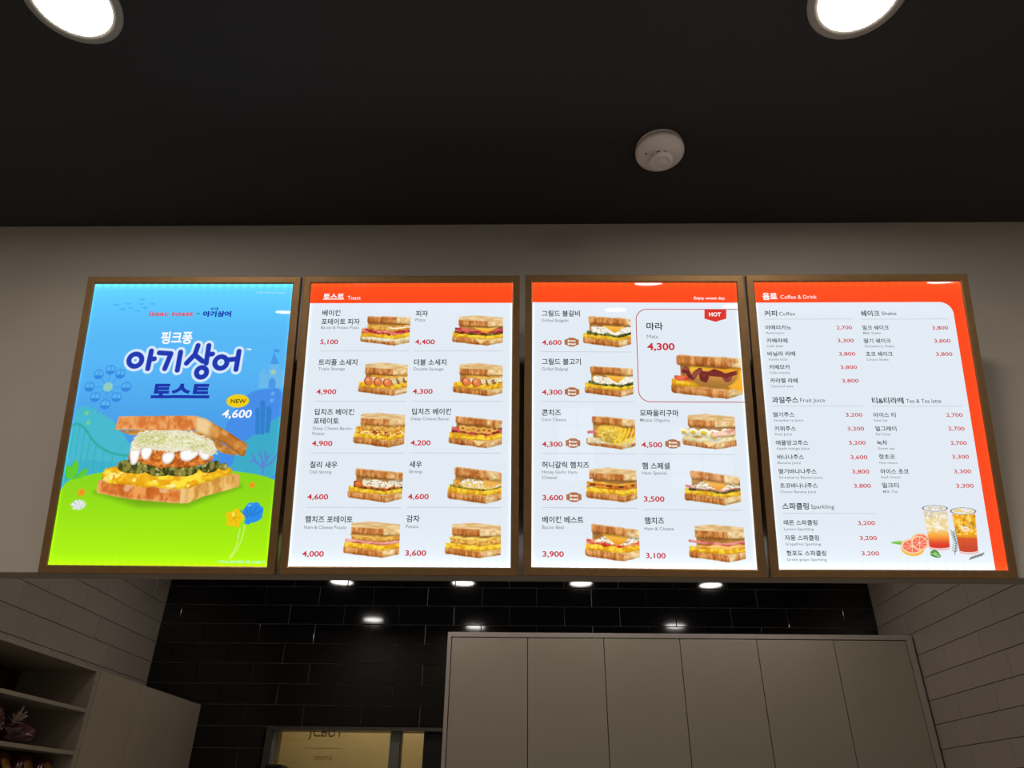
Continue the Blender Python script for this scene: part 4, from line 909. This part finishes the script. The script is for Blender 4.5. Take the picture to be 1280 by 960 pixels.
# ---- two iced drinks and fruit on the drinks menu ---------------------------
def drinks(X, Y):
    img = np.broadcast_to(PAPER, X.shape+(3,)).copy(); A = np.zeros(X.shape)
    def put(c, a):
        nonlocal img, A
        img = mix(img, c if isinstance(c, np.ndarray) else C(*c), a); A = np.maximum(A, a)
    def al(d, s=0.9): return sst(-s, s, d)
    # leaf and grapefruit
    P = M['gleaf']; put(lerp(C(88,170,60), C(176,214,110), sst(88,100,Y)), al(poly_sd(X, Y, chaikin([P[0],(P[0][0]+18,P[0][1]+5),P[1],P[2],(P[0][0]+18,P[0][1]-4)], 2))))
    g = M['gf']; c0 = g[0]; r = abs(g[2][1]-g[0][1])
    def slice_(cx, cy, rx, ry, rind):
        q = np.hypot((X-cx)/rx, (Y-cy)/ry); an = np.arctan2((Y-cy)/ry, (X-cx)/rx)
        if rind: put((242,184,60), sst(1.03,0.98,np.hypot((X-cx)/rx,(Y-cy+6)/ry)))
        put((246,190,110), sst(1.04,0.98,q)); put((250,222,196), sst(0.96,0.90,q))
        c = lerp(C(232,84,60), C(246,150,120), fbm(X*0.3, Y*0.3, 3)); put(c, sst(0.86,0.80,q)*sst(0.06,0.12,np.abs(np.sin(an*4+0.4))*q))
    slice_(c0[0]+22, c0[1]+11, 27, 20, False); slice_(c0[0]-4, c0[1]-4, 31, 20, True); slice_(c0[0]+17, c0[1]+5, 23, 19, False)
    for G, k in (('glass1',0), ('glass2',1)):
        tl, tr, bl, br, rt, rb, bb = M[G]
        top = (tl[1]+tr[1])/2; bot = bb[1]; ry = (rt[1]-rb[1])/2
        t = (Y-bot)/(top-bot); xl = bl[0]+(tl[0]-bl[0])*t; xr = br[0]+(tr[0]-br[0])*t; cx = (xl+xr)/2; hw = (xr-xl)/2
        s = (X-cx)/hw; curve = np.sqrt(np.clip(1-s*s, 0, 1))
        ylo = bot+ (1-curve)*ry*0.7; body = al((1-np.abs(s))*hw)*al(Y-ylo)*al(top-Y)
        put((238,226,230), body)
        liq = body*al(Y-(ylo+8))*al((top-9-curve*ry*0.4+ry*0.3)-Y)*al((1-np.abs(s))*hw-1.5)
        n = fbm(X*0.09, Y*0.09, 5+k); n2 = fbm(X*0.16, Y*0.16, 15+k)
        if k == 0: c = lerp(C(216,58,40), C(250,168,60), sst(bot+14,bot+46,Y)); c = lerp(c, C(240,214,150), sst(bot+42,bot+60,Y+14*(n-0.5))); c = lerp(c, C(226,208,172), sst(bot+70,top-10,Y))
        else:
            c = lerp(C(196,70,44), C(214,84,44), sst(bot+12,bot+44,Y)); c = lerp(c, C(242,168,24), sst(bot+44,bot+56,Y+16*(n-0.5)))
        c = lerp(c, C(252,232,130) if k else C(252,246,226), sst(0.52,0.62,n2)*sst(bot+46,bot+58,Y)*0.75); c = lerp(c, c*0.72, sst(0.58,0.70,n)*sst(bot+46,bot+58,Y)*(0.8 if k else 0.3))
        put(c, liq)
        put((196,110,120), body*sst(1.2,0.2,np.abs(Y-ylo-4.5)))
        q = np.hypot(s*hw/((tr[0]-tl[0])/2), (Y-top)/ry)
        put((232,236,240), sst(1.05,0.98,q)); put((214,204,176) if not k else (236,206,130), sst(0.9,0.7,q)*sst(0.42,0.56,fbm(X*0.2,Y*0.2,9+k))); put((128,120,124), sst(0.10,0.03,np.abs(q-1)))
    # leaf in front, rosemary sprigs
    a, b, c_, d_ = M['leaf2']; P = chaikin([a, b, c_, d_], 2); sd = poly_sd(X, Y, P)
    put(lerp(C(52,130,40), C(150,200,110), sst(0.4,0.7,fbm(X*0.12+Y*0.1, Y*0.3, 3))), al(sd))
    mid = seg_d(X, Y, a, c_); put((214,234,190), sst(1.2,0.5,mid)*al(sd))
    for key in ('rose1', 'rose2'):
        P = M[key]; put((110,118,104), sst(1.3,0.7,line_d(X, Y, P)))
        for i in range(9):
            k = i/9*(len(P)-1); j = int(k); f = k-j; p = (P[j][0]*(1-f)+P[j+1][0]*f, P[j][1]*(1-f)+P[j+1][1]*f)
            for sg in (-1, 1):
                e = (p[0]+sg*(7 if key == 'rose1' else 3), p[1]+(6 if key == 'rose1' else sg*4)); put((96,116,98), sst(1.3,0.6,seg_d(X, Y, p, e)))
    return img, A

# ------------------------------------------------------------------ the four light boxes
TAU = 0.2599; PW, PH, FR = 0.6585, 0.8844, 0.0225
def flat(name, pts, m, parent, z, label=None):
    o = mesh(name, [(p[0]/1000, p[1]/1000, z) for p in pts], [tuple(range(len(pts)))], MT[m], parent)
    if label: o['label'] = label
    return o
def rail_mesh(length, inner):
    """mitred rail along +X, outer edge at y=0, width FR, slightly bevelled profile"""
    prof = [(0,-0.018),(0,0.0005),(0.0015,0.002),(FR-0.003,0.002),(FR,0.0),(FR,-0.010),(FR-0.004,-0.018)]
    L = length/2; vs = []; n = len(prof)
    for sgn in (-1, 1):
        for y, z in prof: vs.append((sgn*(L-y*1.0-0.0002), y, z))
    fs = [(i, (i+1) % n, n+(i+1) % n, n+i) for i in range(n)]+[tuple(range(n))[::-1], tuple(range(n, 2*n))]
    me = bpy.data.meshes.new('frame_rail'); me.from_pydata(vs, [], fs); me.materials.append(MT['bronze'])
    bm = bmesh.new(); bm.from_mesh(me); bmesh.ops.recalc_face_normals(bm, faces=bm.faces); bm.to_mesh(me); bm.free()
    return me
rail_h, rail_v = rail_mesh(PW, 0), rail_mesh(PH, 0)
BOX = [(-1.0277, -0.0030, 'bronze framed backlit poster with blue sea scene and big sandwich', ),
       (-0.3561, -0.0007, 'backlit menu board with orange header, ten small sandwich photos', ),
       (0.3145, -0.0050, 'backlit menu board with outlined hot item box and larger sandwich photo', ),
       (0.9867, 0.0016, 'backlit drinks menu board with orange right border and two iced glasses', )]
def back_shape(parent):
    return boxes('back_box', [(-PW/2+0.012,PW/2-0.012,0.11,PH-0.04,-0.052,-0.018)], MT['black_box'], parent)
for i, (px, pr, lab) in enumerate(BOX):
    root = empty('menu_light_box', label=lab, cat='menu board', group='backlit menu boards on the bulkhead')
    Rm = Matrix(((1,0,0),(0,-math.sin(TAU),-math.cos(TAU)),(0,math.cos(TAU),-math.sin(TAU))))
    root.matrix_world = Matrix.Translation((px, 2.0116, Z0+0.5648)) @ (Rm @ Matrix.Rotation(pr, 3, 'Z')).to_4x4()
    for me, loc, rot in ((rail_h,(0,0,0),0),(rail_h,(0,PH,0),math.pi),(rail_v,(PW/2,PH/2,0),math.pi/2),(rail_v,(-PW/2,PH/2,0),-math.pi/2)):
        r = link('frame_rail', me, None, root); r.location = loc; r.rotation_euler = (0,0,rot)
    back_shape(root)
    for bxp in (-0.24, 0.24):      # arms that hold the leaning top off the bulkhead
        yb_ = 0.70; dist = 2.0116-math.sin(TAU)*yb_; need = (FY-dist)/math.cos(TAU)
        boxes('bracket', [(bxp-0.012,bxp+0.012,yb_-0.01,yb_+0.01,-need-0.002,-0.05)], MT['black_box'], root)
    if i == 0:
        poster = grid_print('poster', root, -306.5, 22, 613, 839, 2.0, sea_scene, z=0.0)
        poster.location = (0,0,-0.004)
        grid_print('sandwich_print', poster, -215, 130, 460, 330, 1.25, promo_sandwich, label='large photo of an open chicken patty sandwich with cabbage')
        grid_print('logo_print', poster, -200, 540, 400, 210, 1.25, logo_strokes, z=0.0004, label='navy rounded lettering with a pale outline')
    else:
        poster = flat('poster', [(-306.5,22),(306.5,22),(306.5,861),(-306.5,861)], 'print_white', root, 0.0); poster.location = (0,0,-0.004)
    if i in (1, 2): flat('header_band', [(-306.5,797.5),(306.5,797.5),(306.5,861),(-306.5,861)], 'print_red', poster, 0.0003)
    if i == 3:
        arc = [(273.5-38+38*math.cos(math.radians(a)), 796.5-38+38*math.sin(math.radians(a))) for a in range(0, 91, 9)]
        flat('header_band', [(-306.5,861),(-306.5,796.5)]+arc[::-1]+[(273.5,22),(306.5,22),(306.5,861)], 'print_red', poster, 0.0003)
        flat('print_film', [], 'print_red', poster, 0.0003) if False else None
    lettering(poster, TXT[i])
    for a, b, y in LINES.get(i, []): flat('divider_line', [(a,y-0.7),(b,y-0.7),(b,y+0.7),(a,y+0.7)], 'ink_line', poster, 0.0006)
    for n, (k, x0, y0, wd, ht) in enumerate(SAND.get(i, [])):
        grid_print('sandwich_print', poster, x0-2, y0-4, wd+2, ht+9, 1.45 if wd < 190 else 1.3, sandwich(k, 3+n*5+i*40, x0, y0, wd, ht), label=SLABEL[k])
    if i == 2:
        # outline of the hot item box: rounded at the left, running out at the right edge
        def ring(x, y0, y1, r, x1): return [(x1,y0)]+[(x+r+r*math.cos(math.radians(a)), y0+r+r*math.sin(math.radians(a))) for a in range(270,179,-9)]+[(x+r+r*math.cos(math.radians(a)), y1-r+r*math.sin(math.radians(a))) for a in range(180,89,-9)]+[(x1,y1)]
        o_, i_ = ring(1.6,489.6,777.2,34,306.4), ring(4.0,492.0,774.8,32,306.4); n = len(o_)
        mesh('item_outline', [(p[0]/1000,p[1]/1000,0.0005) for p in o_+i_], [(k,k+1,n+k+1,n+k) for k in range(n-1)], MT['ink_box'], poster)
        flat('hot_flag', M['hot_flag'][::-1], 'ink_hot', poster, 0.0007)
        for cx, cy, wd, ht in BADGE:
            a, b = wd/2, ht/2
            P = [(-a,-b*.55),(-a*.75,-b*.62),(-a*.4,-b*.95),(0,-b),(a*.4,-b*.95),(a*.75,-b*.62),(a,-b*.55),(a,b*.55),(a*.75,b*.62),(a*.4,b*.95),(0,b),(-a*.4,b*.95),(-a*.75,b*.62),(-a,b*.55)]
            flat('bread_badge', [(cx+p[0],cy+p[1]) for p in P], 'ink_brown', poster, 0.0005)
        CLS['B'] = (8.2,.04,'ink_white',0,'badge_lettering')
        its = []
        for cx, cy, wd, ht in BADGE: its += [('B','Brown',cx-11.5,cy+1.4,23),('B','Bread',cx-11.5,cy-8.4,23)]
        lettering(poster, its)
    if i == 3:
        grid_print('drinks_print', poster, -6, 48, 265, 155, 0.95, drinks, label='photo of two iced drinks with grapefruit and rosemary')
        CLS['o'] = (9,.03,'ink_white',0,'glass_lettering')
        g = M['gtxt']
        lettering(poster, [('o','ISAAC',g[0][0],g[0][1]-2.5,22),('o','TOAST',g[0][0],g[1][1]-1,24),('o','ISAAC',g[2][0],g[2][1]-3,22),('o','TOAST',g[2][0],g[3][1]-2,24)], 0.0011)

# ------------------------------------------------------------------ ceiling lamps
def downlight(x, y, z, ro, ri, mkey, label, group, th=0.006):
    t = empty('downlight', (x, y, z), label=label, cat='ceiling lamp', group=group)
    link('ring', lathe([(ri,-0.001),(ri,-th*0.7),(ri+0.002,-th),(ro-0.006,-th),(ro,-th*0.4),(ro,0)]), MT['ring'], t)
    link('diffuser', lathe([(0,-th*0.45),(ri*0.7,-th*0.5),(ri,-th*0.6)]), MT[mkey], t)
    return t
for x, y, lab in ((-1.207,1.164,'round opal ceiling downlight above the sea themed poster, leftmost in the photo'),(0.854,1.173,'round opal ceiling downlight above the drinks board, rightmost in the photo')):
    downlight(x, y, ZC, 0.126, 0.0985, 'diffuser', lab, 'ceiling downlights of the dining side')
for x, y, lab in ((-1.207,-1.2,'opal downlight behind the camera, left of centre, nearest row behind'),(0.87,-1.35,'opal downlight reflected in the orange band of the hot item board'),(0.84,-3.15,'opal downlight reflected as a white ellipse under the hot board orange band'),
        (-2.42,-3.3,'opal downlight reflected near the top right corner of the sea poster'),(1.9,-2.85,'opal downlight reflected beside the hot flag at the right edge of its board'),(0.87,0.0,'added fill downlight above the camera, right of centre'),(2.95,0.0,'added fill downlight above the camera, far right'),
        (-3.2,0.0,'added fill downlight above the camera, far left'),(-1.2,0.0,'added fill downlight above the camera, left of centre'),(-3.2,1.15,'opal downlight beyond the left edge of the photo beside the bulkhead'),(3.0,1.15,'opal downlight beyond the right edge of the photo beside the bulkhead'),  # the unseen row above the camera is added as fill light
        (-3.2,-1.2,'opal downlight behind the camera, far left, nearest row behind'),(2.95,-1.3,'opal downlight behind the camera, far right, nearest row behind')):
    downlight(x, y, ZC, 0.126, 0.0985, 'diffuser', lab, 'ceiling downlights behind the camera')
for x, y, lab in ((-1.21,3.52,'kitchen downlight mirrored as the leftmost glint just under the bulkhead'),(-0.42,3.52,'kitchen downlight mirrored as the second glint just under the bulkhead'),(0.34,3.52,'kitchen downlight mirrored as the third glint just under the bulkhead'),(1.17,3.50,'kitchen downlight mirrored as the rightmost glint just under the bulkhead'),
        (-1.21,2.44,'kitchen downlight mirrored as the lower left glint in the black tiles'),(1.15,2.30,'kitchen downlight mirrored as the lower right glint above the wall cabinet'),(-0.42,2.22,'kitchen downlight mirrored as a glint at the wall cabinet left corner')):
    downlight(x, y, ZK, 0.084, 0.070, 'kdiffuser', lab, 'kitchen downlights')

# ------------------------------------------------------------------ smoke detector
t = empty('smoke_detector', (0.417, 1.677, ZC), label='round ivory smoke detector on the black ceiling', cat='smoke detector')
link('base', lathe([(0.0745,0),(0.0745,-0.010),(0.0735,-0.011)]), MT['detector'], t)
link('body', lathe([(0.072,-0.0105),(0.0767,-0.012),(0.0767,-0.024),(0.074,-0.029),(0.062,-0.036),(0.042,-0.042),(0.034,-0.044),(0.031,-0.046),(0.031,-0.056)], 64), MT['detector'], t)
link('sensor_cap', lathe([(0.031,-0.056),(0.036,-0.0565),(0.0372,-0.060),(0.0365,-0.066),(0.033,-0.069),(0.0205,-0.0705),(0.020,-0.0700),(0.0195,-0.0705),(0,-0.0712)], 64), MT['detector'], t)
for k in range(8):
    a = math.radians(45*k+22); R0 = 0.0312; w_ = math.radians(13); vs = []
    for zz in (-0.0468,-0.0552):
        for j in range(4): vs.append((R0*math.cos(a-w_+j*2*w_/3), R0*math.sin(a-w_+j*2*w_/3), zz))
    mesh('vent_slot', vs, [(0,1,5,4),(1,2,6,5),(2,3,7,6)], MT['detector_slot'], t)
o = link('indicator', lathe([(0,-0.0016),(0.003,-0.0012),(0.0036,0)], 16), MT['detector_slot'], t); o.location = (-0.046,-0.012,-0.0395)

# ------------------------------------------------------------------ wall cabinets on the back wall
YC = 3.785; CT = Z0+0.783; CB = Z0+0.0; Lx, Rx = -0.398, 1.868
cab = empty('wall_cabinet', (Lx, YC, CB), label='long taupe wall cabinet with six flat doors on the black tiled wall', cat='cabinet')
def lb(lst, ox, oy, oz): return [(a-ox,b-ox,c-oy,d-oy,e-oz,f-oz) for a,b,c,d,e,f in lst]
boxes('carcass', lb([(Lx+0.02,Rx-0.03,YC+0.024,YB-0.002,CB+0.002,CT-0.026)], Lx, YC, CB), MT['cabinet_in'], cab)
boxes('top_panel', lb([(Lx,Rx,YC,YB-0.002,CT-0.022,CT)], Lx, YC, CB), MT['cabinet_trim'], cab, 0.0008)
boxes('side_panel', lb([(Lx,Lx+0.018,YC,YB-0.002,CB,CT-0.0222)], Lx, YC, CB), MT['cabinet_trim'], cab, 0.0008)
boxes('side_panel', lb([(1.838,Rx,YC,YB-0.002,CB,CT-0.0222)], Lx, YC, CB), MT['cabinet_trim'], cab, 0.0008)
seams = [-0.378,-0.004,0.369,0.740,1.114,1.486,1.836]
for a, b in zip(seams, seams[1:]):
    d_ = boxes('door', [(-(b-a)/2+0.0018,(b-a)/2-0.0018,0,0.019,0,CT-0.026-CB-0.002)], MT['cabinet'], cab, 0.0008)
    d_.location = ((a+b)/2-Lx, 0.002, 0.002)

# ------------------------------------------------------------------ tall cupboards and open shelves along the left wall
XC = -1.703; TT = Z0+0.481
cup = empty('tall_cupboard', (XC, 3.10, 0), label='tall taupe cupboard with three flat doors in the left corner beside the black tiles', cat='cupboard')
boxes('carcass', lb([(XL+0.002,XC-0.022,3.104,YB-0.004,0.08,TT-0.02)], XC, 3.10, 0), MT['cabinet_in'], cup)
boxes('plinth', lb([(XL+0.01,XC-0.05,3.11,YB-0.004,0,0.08)], XC, 3.10, 0), MT['black'], cup)
boxes('top_panel', lb([(XL+0.002,XC-0.021,3.104,YB-0.004,TT-0.0195,TT-0.002)], XC, 3.10, 0), MT['cupboard'], cup)
for a, b in ((3.103,3.457),(3.457,3.815),(3.815,YB-0.002)):
    d_ = boxes('door', [(-0.019,0,-(b-a)/2+0.0015,(b-a)/2-0.0015,0,TT-0.09)], MT['cupboard'], cup, 0.0008); d_.location = (0, (a+b)/2-3.10, 0.09)
SY0, SY1 = 2.12, 3.100
she = empty('open_shelves', (XC, SY0, 0), label='open taupe shelf unit on the left wall holding wrapped bundles', cat='shelf unit')
sb = lambda nm, lst, m='shelf': boxes(nm, lb(lst, XC, SY0, 0), MT[m], she, 0.0008)
sb('side_panel', [(XL+0.004,XC,SY1-0.028,SY1,0.0,TT)]); sb('side_panel', [(XL+0.004,XC,SY0,SY0+0.02,0.0,TT)])
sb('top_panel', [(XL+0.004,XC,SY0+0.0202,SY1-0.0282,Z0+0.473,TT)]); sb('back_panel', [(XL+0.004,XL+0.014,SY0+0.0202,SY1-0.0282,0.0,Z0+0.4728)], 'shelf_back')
for zz in (0.325, 0.1775, -0.06, -0.40, -0.80, -1.42):
    sb('shelf', [(XL+0.0142,XC-0.001,SY0+0.0202,SY1-0.0282,Z0+zz,Z0+zz+0.0135)])

# things on the shelves
def crumple(name, m, parent, c, r, amp, seed, sub=3):
    bm = bmesh.new(); bmesh.ops.create_icosphere(bm, subdivisions=sub, radius=1.0); rnd = random.Random(seed)
    ph = [(rnd.uniform(-3,3), rnd.uniform(-3,3), rnd.uniform(-3,3), rnd.uniform(0,6)) for _ in range(7)]
    for v in bm.verts:
        p = v.co.copy(); k = 1+amp*sum(math.sin(a*p.x*2+b*p.y*2+q*p.z*2+d) for a,b,q,d in ph)/3+rnd.uniform(-amp,amp)*0.4
        v.co = Vector((p.x*r[0]*k, p.y*r[1]*k, p.z*r[2]*k))
    me = bpy.data.meshes.new(name); bm.to_mesh(me); bm.free(); return link(name, me, m, parent, c)
zs = Z0+0.191
bun = empty('wrapped_bundle', (-1.80, 2.70, zs), label='dark wine cellophane bundle tied with pale ribbon on the middle shelf', cat='gift bundle')
crumple('film', MT['wine_film'], bun, (0,-0.11,0.068), (0.075,0.10,0.058), 0.16, 3)
crumple('film', MT['wine_film'], bun, (0.02,0.09,0.040), (0.055,0.075,0.036), 0.2, 5)
bmr = bmesh.new()
for k in range(9):
    a = k*0.7; L = 0.035+0.012*(k % 3); dy, dz = math.cos(a)*L, abs(math.sin(a))*L*0.7
    v = [bmr.verts.new(p) for p in ((0,-0.003,0),(0,0.003,0.003),(0.012,dy+0.004,dz),(0.010,dy-0.006,dz+0.004))]; bmr.faces.new(v)
    v = [bmr.verts.new(p) for p in ((0.0,-0.003,0.002),(0,0.003,0.005),(0.014,dy*0.7+0.006,dz+0.012),(0.012,dy*0.7,dz+0.014))]; bmr.faces.new(v)
me = bpy.data.meshes.new('ribbon'); bmr.to_mesh(me); bmr.free(); link('ribbon', me, MT['ribbon'], bun, (0.07,-0.005,0.060))
PK = ['dark red foil packet with gold seal, leftmost on the lowest visible shelf', 'dark red foil packet with gold seal, second from the left', 'dark red foil packet with gold seal, third from the left', 'dark red foil packet with gold seal, next to the shelf side panel']
def packet_mesh():
    bm = bmesh.new(); rings = []
    for k in range(9):
        z = k/8; wy = 0.060*(1-0.12*z**2-0.35*max(0,z-0.85)/0.15); wx = 0.045*math.sqrt(max(0.02,1-(z*0.9)**2))+0.006
        rings.append([bm.verts.new((wx*math.copysign(abs(math.cos(t))**0.6, math.cos(t)), wy*math.copysign(abs(math.sin(t))**0.6, math.sin(t)), z*0.212)) for t in [2*math.pi*j/20 for j in range(20)]])
    for a, b in zip(rings, rings[1:]):
        for j in range(20): bm.faces.new((a[j],a[(j+1)%20],b[(j+1)%20],b[j]))
    bm.faces.new(rings[0][::-1]); bm.faces.new(rings[-1])
    me = bpy.data.meshes.new('pouch'); bm.to_mesh(me); bm.free(); me.materials.append(MT['red_foil'])
    for p in me.polygons: p.use_smooth = True
    return me
pm_ = packet_mesh(); seal = lathe([(0,0.006),(0.7,0.004),(1.0,0)], 24); seal.materials.append(MT['gold_foil'])
for k, y in enumerate((2.60, 2.735, 2.865, 2.99)):
    p = empty('foil_packet', (-1.775, y, Z0-0.0465), (0,0,random.uniform(-0.08,0.08)), label=PK[k], cat='packet', group='foil packets on the lowest visible shelf')
    link('pouch', pm_, None, p); s_ = link('gold_seal', seal, None, p); s_.location = (0.040,0,0.172); s_.rotation_euler = (0, math.radians(62), 0); s_.scale = (0.035,0.026,1)

# lettering behind the hatch glass, and the rail in front of it
def wall_text(body, size, x, z, name='window_lettering'):
    me = text_mesh(body, size, 0.01); o = link(name, me, MT['lettering'], w1); o.location = (x, YB+0.0445, z); o.rotation_euler = (math.pi/2, 0, 0)
wall_text('JCBUT', 0.062, -1.13, HZ1-0.027); wall_text('menu', 0.042, -1.09, HZ1-0.135); wall_text('menu', 0.042, -1.10, HZ1-0.20)
boxes('rule_line', [(-1.155,-0.955,YB+0.0440,YB+0.0445,HZ1-0.082,HZ1-0.079)], MT['lettering'], w1)
rl = empty('shelf_bracket', (-1.285, YB-0.012, Z0+0.16), label='black bracket with a ribbed chrome bar at the lower left of the hatch', cat='bracket')
boxes('arm', [(0,0.075,-0.10,0.012,0.030,0.044),(0,0.012,-0.09,0.012,-0.10,0.030)], MT['black'], rl, 0.002)
boxes('ribbed_bar', [(0.078+0.0085*k,0.0835+0.0085*k,-0.09,-0.06,0.026-0.0022*k,0.040-0.0022*k) for k in range(16)]+[(0.078,0.21,-0.085,-0.065,0.010,0.012)], MT['steel'], rl)

bpy.context.view_layer.update()
